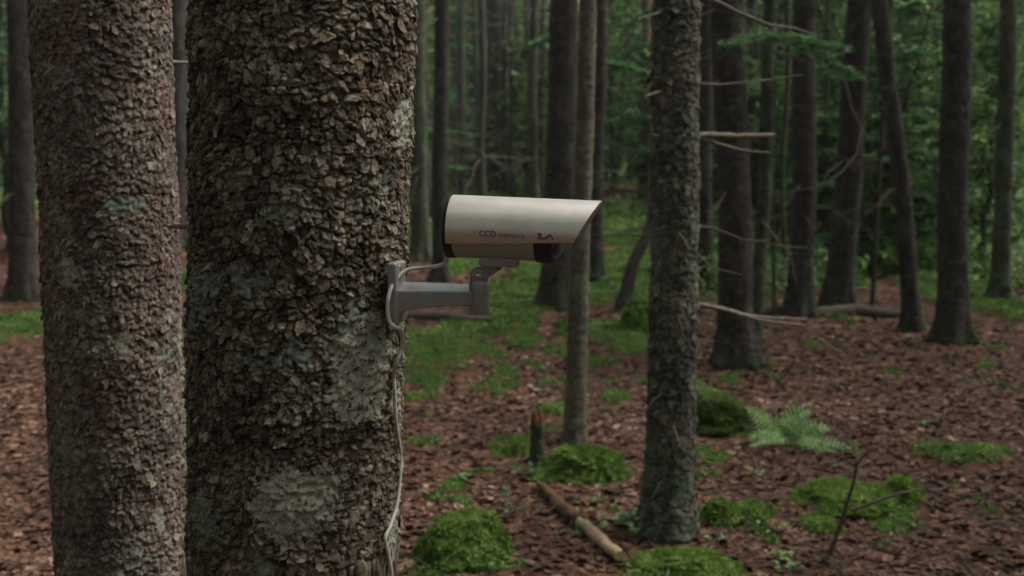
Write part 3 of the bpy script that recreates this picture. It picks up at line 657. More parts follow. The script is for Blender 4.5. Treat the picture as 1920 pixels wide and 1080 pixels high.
for q, pts in enumerate(([(1272, 560), (1282, 590), (1292, 625)], [(1270, 590), (1278, 625), (1287, 640)], [(1268, 742), (1252, 800), (1246, 860), (1252, 930)], [(1240, 738), (1225, 752), (1212, 768)], [(1272, 436), (1284, 452), (1293, 470)], [(1236, 905), (1226, 930), (1222, 934)], [(1262, 800), (1272, 828), (1276, 840)])):
    mb_branch(pts, [.006, .005, .002], Y=YM - .115, seed=20 + q, wig=.004, name='dead_twig') if len(pts) == 3 else mb_branch(pts, [.004, .004, .003, .002], Y=YM - .115, seed=20 + q, wig=.004, name='dead_twig', mat='twig_dark')

# thin pale tree behind the security camera's nose
thin, YT, GT = tree('thin smooth grey trunk rising behind the front end of the security camera', [(1101, 0), (1097, 250), (1088, 500), (1078, 832)], 39, 29, 'bark_thin', res=.008, cell=.03, amp=.0028, flare=.3, seed=15, wave=.004)

SPEC = [
 ('dark trunk seen in the gap between the left edge trunk and the big trunk', [(330, 0), (332, 462)], 44, 'bark_dark', 2),
 ('dark mossy-footed trunk close to the right side of the big trunk', [(783, 0), (788, 490)], 33, 'bark_green', 3),
 ('slim dark trunk rising behind the rear of the security camera', [(826, 0), (828, 524)], 26, 'bark_dark', 4),
 ('broad distant reddish dark trunk above the security camera', [(932, 0), (929, 354)], 44, 'bark_dark', 5),
 ('very thin straight dark stem above the middle of the security camera', [(991, 0), (990, 366)], 11, 'bark_green', 6),
 ('thin wavering stem beside a straight dark stem above the security camera', [(1022, 0), (1008, 364)], 9, 'bark_green', 7),
 ('wide dark trunk with flared foot directly behind the thin grey trunk', [(1057, 0), (1052, 300), (1044, 574)], 52, 'bark_dark', 8),
 ('dark trunk just right of the thin grey trunk', [(1126, 0), (1117, 520)], 25, 'bark_dark', 9),
 ('slightly leaning thin dark stem between the thin grey trunk and the lichen-spotted trunk', [(1174, 60), (1153, 352)], 12, 'bark_dark', 10),
 ('rusty brown slender trunk close to the left of the lichen-spotted trunk', [(1210, 0), (1206, 364)], 18, 'bark_rust', 11),
 ('dark trunk close behind the right edge of the lichen-spotted trunk', [(1322, 0), (1324, 545)], 27, 'bark_dark', 12),
 ('thick near-black trunk behind the dead branches of the lichen-spotted trunk', [(1366, 0), (1370, 300), (1377, 683)], 60, 'bark_dark', 13),
 ('slim greyish trunk leaning against the foot of the thick near-black trunk', [(1446, 60), (1435, 350), (1412, 668)], 23, 'bark_green', 14),
 ('straight dark trunk rising behind the hemlock spray at the right', [(1508, 0), (1503, 592)], 42, 'bark_dark', 16),
 ('dark trunk leaning right at the top, rightmost of the thick ones above the fallen log', [(1612, 0), (1592, 300), (1573, 580)], 46, 'bark_dark', 17),
 ('leaning trunk crossing the top right corner of the woods', [(1650, -10), (1678, 250), (1712, 620)], 30, 'bark_dark', 18),
 ('thin dark dead stem right of the leaning thick trunks', [(1652, 320), (1634, 584)], 9, 'bark_dark', 19),
 ('thin green stem left of the straight dark trunk with the hemlock spray', [(1474, 0), (1468, 540)], 9, 'bark_green', 20),
 ('thin dark stem between the two thickest right-hand trunks', [(1556, 0), (1545, 480)], 10, 'bark_green', 21),
 ('thin stem in front of the slim greyish leaning trunk', [(1456, 200), (1450, 592)], 7, 'bark_green', 22),
 ('dark trunk in the far right of the woods beyond the moss cushion', [(1795, 0), (1784, 640)], 52, 'bark_dark', 23),
 ('slender grey-green trunk at the far right edge', [(1888, 0), (1876, 560)], 30, 'bark_green', 24),
 ('dark trunk at the far left edge of the woods', [(36, 0), (44, 560)], 44, 'bark_dark', 25),
 ('thin distant trunk at the left of the tree bases beside the big trunk', [(866, 0), (868, 372)], 14, 'bark_dark', 26),
 ('thin pale distant trunk left of the broad reddish dark trunk', [(893, 0), (896, 362)], 10, 'bark_green', 27),
]
NAMED = []
for i, (lab, pts, w, mat, sd_) in enumerate(SPEC):
    Yh = hit(*pts[-1], ground_z)[1]; thin_ = w < 15
    t, Y, Gt = tree(lab, pts, w, w * .92, mat, res=max(.012, Yh / 1173 * 1.2), cell=.035 if not thin_ else .02, amp=.007 if not thin_ else .002, flare=.65 if not thin_ else .1, seed=sd_, wave=.02 if not thin_ else .035, name='conifer_tree' if not thin_ else 'young_tree')
    NAMED.append((t, Y, pts, w))

# dead lower twigs on the named background trunks
def dead_limb(P0, ang, L, drop, r, seed, mb):
    d = np.array([math.cos(ang), math.sin(ang), 0]); s = np.linspace(0, 1, 6)[:, None]
    P = P0 + d * L * s + np.array([0, 0, 1.]) * (-drop * s ** 1.6 * L)
    P[1:] += rng.normal(0, .03 * L, (5, 3)) * np.linspace(.3, 1, 5)[:, None]; nodes = P
    tube(mb, P, np.linspace(r, r * .25, 6), 5, rnd=random.random(), cap=False)
    for k in range(random.randint(2, 5)):
        u = random.choice((.2, .4, .6, .8)); p = nodes[int(round(u * 5))]; a2 = ang + random.choice((-1, 1)) * random.uniform(.5, 1.)
        l2 = L * random.uniform(.2, .45) * (1.2 - u); e = p + np.array([math.cos(a2), math.sin(a2), random.uniform(-.5, .1)]) * l2
        tube(mb, [p, (p + e) / 2 + [0, 0, -.01], e], [r * .4, r * .3, r * .15], 4, rnd=random.random(), cap=False)

for (t, Y, pts, w) in NAMED:
    if w < 15: continue
    top = at(*pts[0], Y); bot = np.array(t.location); n = 16 if Y > 12 else 8
    for k in range(n):
        u = random.uniform(.25, 1.1); p0 = bot * (1 - u) + top * u; m_ = MB()
        dead_limb(p0, random.uniform(0, 2 * math.pi), random.uniform(.35, 1.1), random.uniform(.1, .5), random.uniform(.005, .009), k * 3 + int(w), m_)
        m_.build('dead_branch', M['twig_dark'], t)

# --- foliage sprays (flat hemlock-like boughs)
def spray(mb, P0, P1, width, n, leaf, droop=.15, g=rng):
    """a flat bough of small needles along P0 -> P1"""
    P0, P1 = np.asarray(P0, float), np.asarray(P1, float); ax = P1 - P0; L = np.linalg.norm(ax); ax /= L
    side = np.cross(ax, [0, 0, 1.]); side /= np.linalg.norm(side) + 1e-9
    nb = max(int(L / .055), 4); rows = []
    for k in range(nb):
        u = (k + .5) / nb; wv = width * math.sin(math.pi * min(1, u * .85 + .18)) ** .7
        for sg in (-1, 1):
            d = ax * .75 + side * sg; d /= np.linalg.norm(d); l = wv * g.uniform(.7, 1.15)
            q = max(int(n / nb / 2), 3); s = g.random(q); base = P0 + ax * L * u
            lat = np.cross(d, [0, 0, 1.]); pos = base + d * (s * l)[:, None] + lat * (g.normal(0, .018, q) * (1 + l))[:, None]
            pos[:, 2] -= droop * (u * L) ** 1.5 + droop * (s * l) ** 1.3 * 1.5 + g.normal(0, .012, q); rows.append(pos)
    pos = np.concatenate(rows); q = len(pos)
    scatter(mb, DIAM_V, DIAM_F, pos, rots(q, .45), g.uniform(.7, 1.4, q) * leaf, np.clip(g.beta(2, 2, q) + .2 * fbm(pos[:, 0] * 4, pos[:, 1] * 4, pos[:, 2] * 4, 2, 3), 0, 1))

def bough(parent, pts, Y, width, n, leaf, r=.006, mat='leaf_cool', dY=0.):
    P = [at(x, y, Y + dY * i / (len(pts) - 1)) for i, (x, y) in enumerate(pts)]
    o = branch(parent, P, list(np.linspace(r, r * .3, len(P))), 'twig_dark', wig=.01); o.name = 'bough'
    mb = MB()
    for a, b in zip(P[:-1], P[1:]): spray(mb, a, b, width, n // (len(P) - 1), leaf)
    mb.build('foliage', M[mat], o, origin=tuple(parent.location)); return o
t16 = NAMED[13][0]; y16 = NAMED[13][1]; t17 = NAMED[14][0]; y17 = NAMED[14][1]
bough(t17, [(1590, 95), (1520, 72), (1440, 60), (1352, 78)], 8.2, .16, 1500, .035, dY=-.8)
bough(t17, [(1600, 150), (1560, 110), (1500, 78), (1400, 50)], 8.8, .16, 1300, .035, dY=-1)
mb_branch([(1584, 150), (1596, 200), (1617, 240), (1605, 290), (1578, 322), (1540, 350), (1492, 356)], [.011, .010, .010, .010, .009, .007, .004], parent=t17, Y=9.6, dY=-.6, mat='twig_dark', seed=77, wig=.006)
mb_branch([(1525, -10), (1545, 40), (1590, 110)], [.010, .009, .006], parent=t17, Y=10, dY=.5, mat='twig_dark', seed=78)
t9 = NAMED[8][0]
bough(NAMED[7][0], [(1124, 120), (1160, 118), (1220, 135)], 14.5, .28, 1300, .06)
bough(NAMED[6][0], [(1060, 60), (1020, 70), (985, 90)], 13.5, .3, 1000, .06)
bough(NAMED[6][0], [(1050, 90), (1085, 95), (1100, 115)], 12.5, .22, 500, .05)
bough(NAMED[9][0], [(1205, 60), (1180, 90), (1140, 130)], 20, .4, 1200, .09)

# --- understory saplings and bushes behind (individual things, shared meshes)
def crown_mesh(kind, h, seed):
    g = np.random.default_rng(seed); mb = MB(); wood = MB()
    tube(wood, [(0, 0, -.1), (g.normal(0, .03) * h, 0, h * .5), (g.normal(0, .05) * h, g.normal(0, .05) * h, h)], [.012 * h + .008, .009 * h, .003], 7, step=.1, wig=.03, seed=seed)
    nb = int(16 + h * 6)
    for k in range(nb):
        u = (k + g.random()) / nb; z = h * (.12 + .88 * u); L = h * (.32 * (1 - u) + .08) * g.uniform(.6, 1.3); a = k * 2.4 + g.random()
        p0 = np.array([0, 0, z]); p1 = p0 + np.array([math.cos(a) * L, math.sin(a) * L, L * g.uniform(-.25, .35)])
        tube(wood, [p0, (p0 + p1) / 2 + [0, 0, .04 * L], p1], [.006 + .002 * h, .005, .002], 4, cap=False)
        if kind == 'needle': spray(mb, p0 + (p1 - p0) * .15, p1, .16 + L * .2, int(70 + 130 * L), .085, .1, g)
        else:
            q = int(46 + 60 * L); s = g.random(q) ** .7; c = p0 + (p1 - p0) * s[:, None] + g.normal(0, .055 + .05 * L, (q, 3)); 
            scatter(mb, LEAF_V, LEAF_F, c, rots(q, .8, g=g), g.uniform(.035, .065, q), np.clip(g.beta(2, 2, q) + g.normal(0, .12), 0, 1))
    return wood.mesh('stem', M['bark_green']), mb.mesh('crown', M['leaf' if kind == 'leaf' else 'leaf_cool'])
PROTO = [('leaf', 2.6, 101), ('leaf', 3.6, 102), ('needle', 3.0, 103), ('needle', 4.5, 104), ('leaf', 1.6, 105), ('needle', 1.7, 106)]
PM = [crown_mesh(*p) for p in PROTO]
SAP_LABEL = {'leaf': 'leafy green understory sapling among the distant trunks', 'needle': 'soft-needled green young conifer among the distant trunks'}
def sapling(x, y, k, s=1.0, label=None):
    kind = PROTO[k][0]; o = thing('sapling' if kind == 'leaf' else 'young_conifer', label or SAP_LABEL[kind], 'young tree', (x, y, gz(x, y) - .03), 'leafy saplings of the understory' if kind == 'leaf' else 'young conifers of the understory')
    o.rotation_euler.z = random.uniform(0, 6.28); o.scale = (s, s, s)
    for nm, me in (('trunk', PM[k][0]), ('crown', PM[k][1])):
        c = bpy.data.objects.new(nm, me); COL.objects.link(c); c.parent = o
# placed behind the gaps of the photograph
for (px, Y, k, s) in ((1640, 14.5, 1, 1.0), (1665, 17, 3, 1.0), (1560, 19, 0, 1.2), (1700, 13, 2, 1.), (1760, 16, 3, 1), (1850, 13, 0, 1.1), (1180, 27, 3, 1.2), (1150, 24, 1, 1.3), (1240, 23, 2, 1.3),
                      (1010, 25, 0, 1.5), (970, 30, 3, 1.3), (1440, 20, 3, 1.2), (1400, 24, 1, 1.2), (1475, 26, 0, 1.4), (850, 27, 2, 1.6), (750, 24, 3, 1), (330, 26, 3, 1.3), (100, 18, 1, 1.1),
                      (10, 15, 3, 1), (1330, 20, 2, 1.), (1600, 24, 3, 1.3), (1545, 14, 5, 1.), (1660, 12.6, 4, 1.), (1430, 17, 4, .8), (900, 33, 1, 1.6), (1135, 27, 0, 1.3), (1540, 16, 1, 1.), (1655, 16, 0, 1.1), (1690, 15, 1, .9), (1555, 22, 3, 1.4), (1010, 29, 4, 1.2), (975, 30, 0, 1.1), (870, 29, 5, 1.3), (905, 30, 2, 1.2), (800, 28, 5, 1.2), (1340, 16, 5, 1.), (1430, 22, 0, 1.2), (1850, 18, 1, 1.2), (1720, 20, 3, 1.2), (345, 19, 0, 1.), (1545, 18, 0, 1.25), (1635, 19, 1, 1.1), (1660, 22, 3, 1.3), (1480, 19, 5, 1.3), (1420, 16, 4, .9), (1540, 15.2, 4, .9), (1650, 15.5, 4, 1.1), (1465, 23, 1, 1.3), (1345, 19, 4, 1.3)):
    p = at(px, 300, Y); sapling(float(p[0]), Y, k, s)
for i in range(64):
    Y = random.uniform(28, 54); x = random.uniform(-1, 1) * (Y * .47 + 2.5); sapling(x, Y, random.randrange(4), random.uniform(1., 1.9))

# --- distant trunks, individual copies
def far_proto(r, seed, nl, mat):
    h = 13; t = MB(); trunk_geo(t, [(0, 0, -.3), (.05, 0, 5), (.1, .05, h)], [r, r * .85, r * .4], .14, None, cell=.12, amp=.012, seed=seed, flare=.4, zbase=0, flarelen=.3, wave=.04, ncol=14)
    L = []
    for k in range(nl):
        m_ = MB()
        for j in range(1):
            z = random.uniform(.9, 7); dead_limb(np.array([0, 0, z]), random.uniform(0, 6.28), random.uniform(.6, 1.7), random.uniform(.05, .5), random.uniform(.006, .012), k, m_)
        L.append(m_.mesh('dead_branch', M['twig_dark']))
    return t.mesh('trunk', M[mat]), L
M['bark_far'] = bark_mat('dull_far_bark', [(.0, (.018, .017, .013)), (.5, (.042, .040, .030)), (1., (.075, .07, .054))], lich=.66, scale=18, bump=.7, bdist=.012, stretch=.5)
FP = [far_proto(.14, 1, 20, 'bark_dark'), far_proto(.09, 2, 18, 'bark_dark'), far_proto(.05, 3, 24, 'bark_far'), far_proto(.18, 4, 20, 'bark_dark')]
placed = list(BASES)
LABF = ['medium dark trunk with bare lower branches in the distant woods', 'slim dark trunk with bare lower branches in the distant woods', 'thin greenish pole-like trunk in the distant woods', 'stout dark trunk with bare lower branches in the distant woods']
cnt = 0; tries = 0; EXTRA = [(random.uniform(800, 1030), random.uniform(17, 34)) for _ in range(12)] + [(random.uniform(1310, 1480), random.uniform(16, 30)) for _ in range(6)]
while cnt < 150 and tries < 4000:
    tries += 1; Y = random.uniform(24, 58); x = random.uniform(-1, 1) * (Y * .46 + 2)
    if cnt < 18: Y = EXTRA[cnt][1]; x = (EXTRA[cnt][0] - 960) / F * Y + random.uniform(-.05, .05)
    elif any((x - a) ** 2 + (Y - b) ** 2 < 1.1 for a, b in placed): continue
    px = 960 + F * x / Y
    if Y < 26 and (360 < px < 760): continue
    placed.append((x, Y)); k = random.choice((0, 1, 1, 2, 2, 2, 2, 3)) if cnt >= 18 else 2; cnt += 1
    o = thing('distant_tree', LABF[k], 'tree', (x, Y, gz(x, Y)), 'distant trunks of the wood, ' + ('medium', 'slim', 'thin', 'stout')[k])
    o.rotation_euler = (random.gauss(0, .02), random.gauss(0, .02), random.uniform(0, 6.28)); s = random.uniform(.8, 1.25); o.scale = (s, s, 1)
    c = bpy.data.objects.new('trunk', FP[k][0]); COL.objects.link(c); c.parent = o
    for me in FP[k][1]:
        c = bpy.data.objects.new('dead_branch', me); COL.objects.link(c); c.parent = o

# --- the far wood that closes the view
fw = MB(); n = 150000; y = rng.uniform(44, 74, n); x = rng.uniform(-1, 1, n) * (y * .62 + 6); z = rng.random(n) ** .8 * 17
dn = fbm(x * .25, y * .25, z * .22, 3, 80); k = dn > -.12; x, y, z = x[k], y[k], z[k]; q = len(x)
scatter(fw, LEAF_V, LEAF_F, np.stack([x, y, ground_base(x, y) + z], -1), rots(q, .8), rng.uniform(.12, .26, q), np.clip(.45 + .9 * dn[k] + rng.normal(0, .16, q), 0, 1))
for i in range(170):
    Y = random.uniform(52, 74); X = random.uniform(-1, 1) * Y * .6; z0 = float(ground_base(X, Y)); r = random.uniform(.1, .26)
    tube(fw, [(X, Y, z0 - .3), (X + random.gauss(0, .2), Y, z0 + 8), (X + random.gauss(0, .4), Y, z0 + 17)], [r, r * .8, r * .4], 7, mi=1, rnd=.4, cap=False)
tag(fw.build('distant_woodland', [M['leaf_far'], M['bark_dark']]), 'dense green woodland closing the view behind all the trunks', 'woodland', kind='stuff')

# --- unseen leaf ring and canopy added to block side skylight, opened above the clearing
sw = MB(); n = 60000; a = rng.uniform(0, 2 * math.pi, n); r = 7 + 15 * rng.random(n); x = np.sin(a) * r; y = np.cos(a) * r + 2; z = rng.random(n) ** .9 * 13
k = ~((y > 0) & (np.abs(x) < y * .62 + 3.5)); x, y, z = x[k], y[k], z[k]; q = len(x)
scatter(sw, LEAF_V, LEAF_F, np.stack([x, y, ground_base(x, y) + z], -1), rots(q, .8), rng.uniform(.12, .26, q), rng.beta(2, 2, q))
n = 60000; x = rng.uniform(-30, 30, n); y = rng.uniform(-20, 40, n); z = rng.uniform(8.5, 15, n)
dd = np.sqrt((x - 1.2) ** 2 + ((y - 3.0)) ** 2); dn = fbm(x * .3, y * .3, z * .1, 3, 95)
d2 = np.sqrt(((x - 9) / 1.5) ** 2 + (y - 4.0) ** 2)
k = (dd > 4.2 + 1.5 * dn) & (d2 > 4.5 + 1.5 * dn) & (dn > CANOPY_T + .18 * 3 * sstep(9, 24, y)); x, y, z = x[k], y[k], z[k]; q = len(x)
scatter(sw, LEAF_V, LEAF_F, np.stack([x, y, z], -1), rots(q, .6), rng.uniform(.14, .30, q), rng.beta(2, 2, q))
for i in range(60):
    a_ = random.uniform(0, 6.28); r_ = random.uniform(5, 20); X, Y = math.sin(a_) * r_, math.cos(a_) * r_
    if Y > -1 and abs(X) < max(Y, 0) * .62 + 3: continue
    z0 = float(ground_base(X, Y)); q = random.uniform(.08, .2); tube(sw, [(X, Y, z0 - .2), (X, Y, z0 + 6), (X, Y, z0 + 13)], [q, q * .8, q * .4], 9, mi=1, rnd=.4, cap=False)
tag(sw.build('light_blocking_woodland', [M['leaf'], M['bark_dark']]), 'unseen leafy woodland and canopy added all round and overhead to block side light', 'woodland', kind='stuff')

# --- faint damp air between the trunks
hz = MB(); hx = [(sx * 150, sy, sz) for sz in (-2.5, 62) for sx, sy in ((-1, -58), (1, -58), (1, 165), (-1, 165))]
hz.add(hx, [(3, 2, 1, 0), (4, 5, 6, 7), (0, 1, 5, 4), (1, 2, 6, 5), (2, 3, 7, 6), (3, 0, 4, 7)])
hm = bpy.data.materials.new('haze'); hm.use_nodes = True; hn = hm.node_tree.nodes; hn.remove(hn['Principled BSDF'])
pv = hn.new('ShaderNodeVolumePrincipled'); pv.inputs['Color'].default_value = (.82, .88, .84, 1); pv.inputs['Density'].default_value = HAZE; pv.inputs['Anisotropy'].default_value = .3
hm.node_tree.links.new(pv.outputs[0], hn['Material Output'].inputs['Volume'])
if HAZE: tag(hz.build('haze', hm), kind='stuff', label='faint damp haze hanging between the distant trunks', cat='haze')

# ------------------------------------------------------------------ things lying on or growing from the floor
def log_thing(name, label, cat, pts, rad, mat, lift=.6, bark=None, group=None, seed=0, ns=12):
    P = []
    for (px, py), r in zip(pts, rad):
        h = hit(px, py, ground_z); P.append(np.array([h[0], h[1], gz(h[0], h[1]) + r * lift]))
    c = P[len(P) // 2]; t = thing(name, label, cat, (float(c[0]), float(c[1]), float(c[2])), group)
    mb = MB(); tube(mb, P, rad, ns, step=.02, rough=.25, freq=14, seed=seed, wig=.01); mb.build('wood', M[mat], t); return t, P
# fallen branch in the foreground: dark barked upper length and a peeled pale end
P = []
for (px, py) in ((1012, 920), (1042, 950), (1080, 988), (1120, 1022), (1160, 1058)):
    h = hit(px, py, ground_z); P.append(np.array([h[0], h[1], gz(h[0], h[1]) + .026]))
fb = thing('fallen_branch', 'fallen branch in the leaves with dark bark above and a peeled tan lower end', 'fallen branch', tuple(float(v) for v in P[2]))
mb = MB(); tube(mb, P[:3] + [P[2] * .85 + P[3] * .15], [.017, .024, .028, .027], 14, step=.012, rough=.7, freq=30, seed=2, wig=.006); mb.build('bark', M['bark_rust'], fb)
mb = MB(); tube(mb, P[2:], [.023, .025, .022], 14, step=.012, rough=.5, freq=26, seed=2, rnd=.9); mb.build('peeled_wood', M['tan_wood'], fb)
# logs in the middle distance
log_thing('fallen_log', 'thin mossy log lying behind the bracket of the security camera', 'fallen log', [(740, 596), (830, 600), (925, 608)], [.03, .04, .025], 'twig_dark')
log_thing('fallen_log', 'long dark log lying across the ground behind the right-hand trunks', 'fallen log', [(1400, 592), (1470, 588), (1530, 593), (1600, 591), (1700, 595)], [.035, .05, .055, .055, .045], 'twig_dark')
log_thing('fallen_log', 'short dark log in the gap between the two left trunks', 'fallen log', [(250, 606), (330, 610), (400, 612)], [.05, .06, .06], 'twig_dark')
log_thing('fallen_log', 'pale broken log on the far ground right of the security camera', 'fallen log', [(1120, 378), (1165, 372), (1215, 372)], [.10, .12, .09], 'bark_rust')
log_thing('fallen_log', 'thin dark pole lying left of the lichen-spotted trunk in the far moss', 'fallen log', [(1100, 448), (1180, 436), (1240, 432)], [.04, .045, .04], 'bark_dark')
# leaning dead stem
h = hit(1164, 582, ground_z); a = np.array([h[0], h[1], gz(h[0], h[1]) - .05]); b = at(1190, 490, h[1] + .1); c = at(1216, 425, h[1] + .25); d_ = at(1236, 330, h[1] + .5)
t = thing('dead_snag', 'dark dead stem leaning towards the lichen-spotted trunk from the mossy ground', 'dead tree', tuple(float(v) for v in a))
mb = MB(); tube(mb, [a, b, c, d_], [.075, .05, .045, .03], 10, step=.04, rough=.3, freq=12, wig=.01); mb.build('trunk', M['bark_dark'], t)
# rotten stump
h = hit(1008, 872, ground_z); z0 = gz(h[0], h[1]); t = thing('stump', 'short broken stump with a rotten orange tip beside the bright moss mound', 'stump', (float(h[0]), float(h[1]), z0))
r = 14 / F * h[1]; zt = at(1006, 796, h[1])[2]; zt2 = at(1006, 768, h[1])[2]
mb = MB(); tube(mb, [(h[0], h[1], z0 - .05), (h[0], h[1], (z0 + zt) / 2), (h[0], h[1], zt)], [r * 1.25, r, r * .95], 16, step=.012, rough=.25, freq=35, seed=5); mb.build('trunk', M['bark_green'], t)
mb = MB()
for k in range(7):
    a_ = k * .9; q = np.array([h[0] + math.cos(a_) * r * .55, h[1] + math.sin(a_) * r * .55, zt - .02]); hh_ = (zt2 - zt) * random.uniform(.5, 1.1)
    tube(mb, [q, q + [0, 0, hh_ * .6 + .01], q + [random.gauss(0, .004), 0, hh_ + .02]], [r * .5, r * .42, r * .1], 7, step=.01, rough=.4, freq=60, seed=k, rnd=random.random())
mb.build('rotten_top', M['rot'], t)
# bare forked stick
h = hit(1553, 1040, ground_z); Y = h[1]; t = thing('bare_stick', 'bare forked dead stick standing in the leaves at the lower right', 'dead stick', (float(h[0]), float(Y), gz(h[0], Y)))
mb = MB(); tube(mb, [np.array([h[0], Y, gz(h[0], Y) - .03]), at(1582, 968, Y - .02), at(1602, 905, Y - .04), at(1609, 865, Y - .06)], [.010, .009, .007, .006], 8, step=.02, rough=.2, wig=.004); mb.build('stem', M['twig_dark'], t)
mb = MB(); tube(mb, [at(1609, 867, Y - .06), at(1622, 850, Y - .08), at(1638, 836, Y - .1)], [.006, .006, .004], 7, step=.02); mb.build('twig', M['dead_wood'], t)
mb = MB(); tube(mb, [at(1596, 957, Y - .03), at(1640, 942, Y - .1), at(1688, 926, Y - .16), at(1730, 918, Y - .2)], [.007, .006, .005, .003], 7, step=.02, wig=.004); mb.build('twig', M['dead_wood'], t)

# fern
h = hit(1478, 838, ground_z); Yf = h[1]; fz = gz(h[0], Yf)
fern = thing('fern', 'pale green fern spreading its fronds right of the lichen-spotted trunk', 'fern', (float(h[0]), float(Yf), fz))
def frond(P, w, parent, mat='fern', seed=0):
    P = [np.asarray(p, float) for p in P]; Q, _, tt = resample(P, [0] * len(P), .011); Rm = np.linspace(.0022, .0008, len(Q)); mb = MB(); tube(mb, Q, Rm, 4, cap=False, rnd=.6)
    A, B, T = frames(Q); n = len(Q); side = np.cross(T, [0, -.7, .7]); side /= np.linalg.norm(side, axis=1)[:, None] + 1e-9; up = np.cross(side, T)
    for i in range(2, n, 2):
        u = i / (n - 1); l = w * math.sin(math.pi * min(1, .12 + u * .9)) ** .8 * (1 if u > .15 else .4)
        if l < .004: continue
        for sg in (-1, 1):
            d = side[i] * sg + T[i] * .35; d /= np.linalg.norm(d); q = max(int(l / .006), 4); s = (np.arange(q) + .5) / q
            pos = Q[i] + d * (s * l)[:, None] - up[i] * (s ** 2 * l * .25)[:, None]
            R_ = np.stack([np.broadcast_to(d, (q, 3)), np.broadcast_to(T[i], (q, 3)), np.broadcast_to(np.cross(d, T[i]), (q, 3))], -1)
            R_ = R_ @ rots(q, .25); scatter(mb, DIAM_V, DIAM_F, pos, R_, .026 * (1.2 - s * .8), np.clip(rng.normal(.55, .2, q), 0, 1))
    mb.build('frond', M[mat], parent)
base = np.array([h[0] - .01, Yf, fz + .01])
for (pts, dy, w) in (([(1450, 800), (1420, 778), (1398, 762)], .0, .075), ([(1470, 800), (1500, 780), (1522, 768)], .03, .09), ([(1500, 815), (1535, 800), (1556, 806)], .0, .075),
                     ([(1500, 822), (1555, 832), (1603, 843)], -.08, .06), ([(1460, 812), (1425, 812), (1400, 826)], -.06, .055), ([(1480, 808), (1470, 790), (1466, 783)], .1, .06), ([(1475, 825), (1440, 824), (1405, 838)], -.16, .03), ([(1500, 830), (1530, 838), (1570, 848)], -.2, .03)):
    frond([base] + [at(x, y, Yf + dy * (i + 1) / 3) for i, (x, y) in enumerate(pts)], w, fern)

# seedlings: small broad-leaved plants
def seedling(px, py, s, n, label=None, mat='fern'):
    h = hit(px, py, ground_z); z = gz(h[0], h[1])
    t = thing('seedling', label or 'tiny green seedling among the brown leaves', 'seedling', (float(h[0]), float(h[1]), z), 'green seedlings among the leaves')
    st = MB(); lf = MB()
    for k in range(n):
        a = k * 2.4 + random.random(); l = s * random.uniform(.4, 1.); tip = np.array([h[0] + math.cos(a) * l, h[1] + math.sin(a) * l, z + s * random.uniform(.35, .8)])
        tube(st, [(h[0], h[1], z - .01), tip * .5 + np.array([h[0], h[1], z]) * .5 + [0, 0, .2 * s], tip], [.0015, .0012, .001], 4, cap=False)
        q = 3; pos = tip + rng.normal(0, .18 * s, (q, 3)) * [1, 1, .3]
        scatter(lf, LEAF_V, LEAF_F, pos, rots(q, .35), rng.uniform(.18, .32, q) * s, rng.random(q))
    st.build('stem', M['bark_green'], t); lf.build('leaves', M[mat], t)
seedling(1185, 995, .10, 9, 'leafy seedling clump at the left foot of the lichen-spotted trunk')
seedling(1212, 1008, .07, 6, 'small seedling touching the left foot of the lichen-spotted trunk')
seedling(1150, 992, .06, 5, 'small seedling left of the clump by the lichen-spotted trunk')
seedling(983, 900, .07, 7, 'bluish green seedling below the broken stump', 'leaf_cool')
seedling(1022, 880, .07, 7, 'green seedling between the broken stump and the bright moss mound', 'leaf_cool')
seedling(1025, 822, .06, 5, 'seedling leaning on the right side of the broken stump', 'leaf_cool')
seedling(1075, 1012, .05, 5, 'seedling just left of the peeled end of the fallen branch', 'leaf_cool')
seedling(1460, 1058, .06, 6, 'seedling at the bottom edge left of the bare forked stick')
seedling(1475, 1072, .05, 5, 'seedling closest to the bottom edge left of the bare forked stick')
for (px, py) in ((868, 900), (938, 932), (1113, 945), (1100, 965), (1135, 905), (820, 835), (960, 965), (1325, 845), (1420, 895), (1590, 735), (1650, 760), (1560, 880), (1370, 730), (1660, 1030), (1500, 700), (1445, 1005), (1730, 800), (1850, 930), (1815, 720), (1175, 880), (1340, 1020), (905, 1075)):
    seedling(px, py, random.uniform(.03, .055), random.randint(3, 6), mat=random.choice(('fern', 'leaf_cool')))

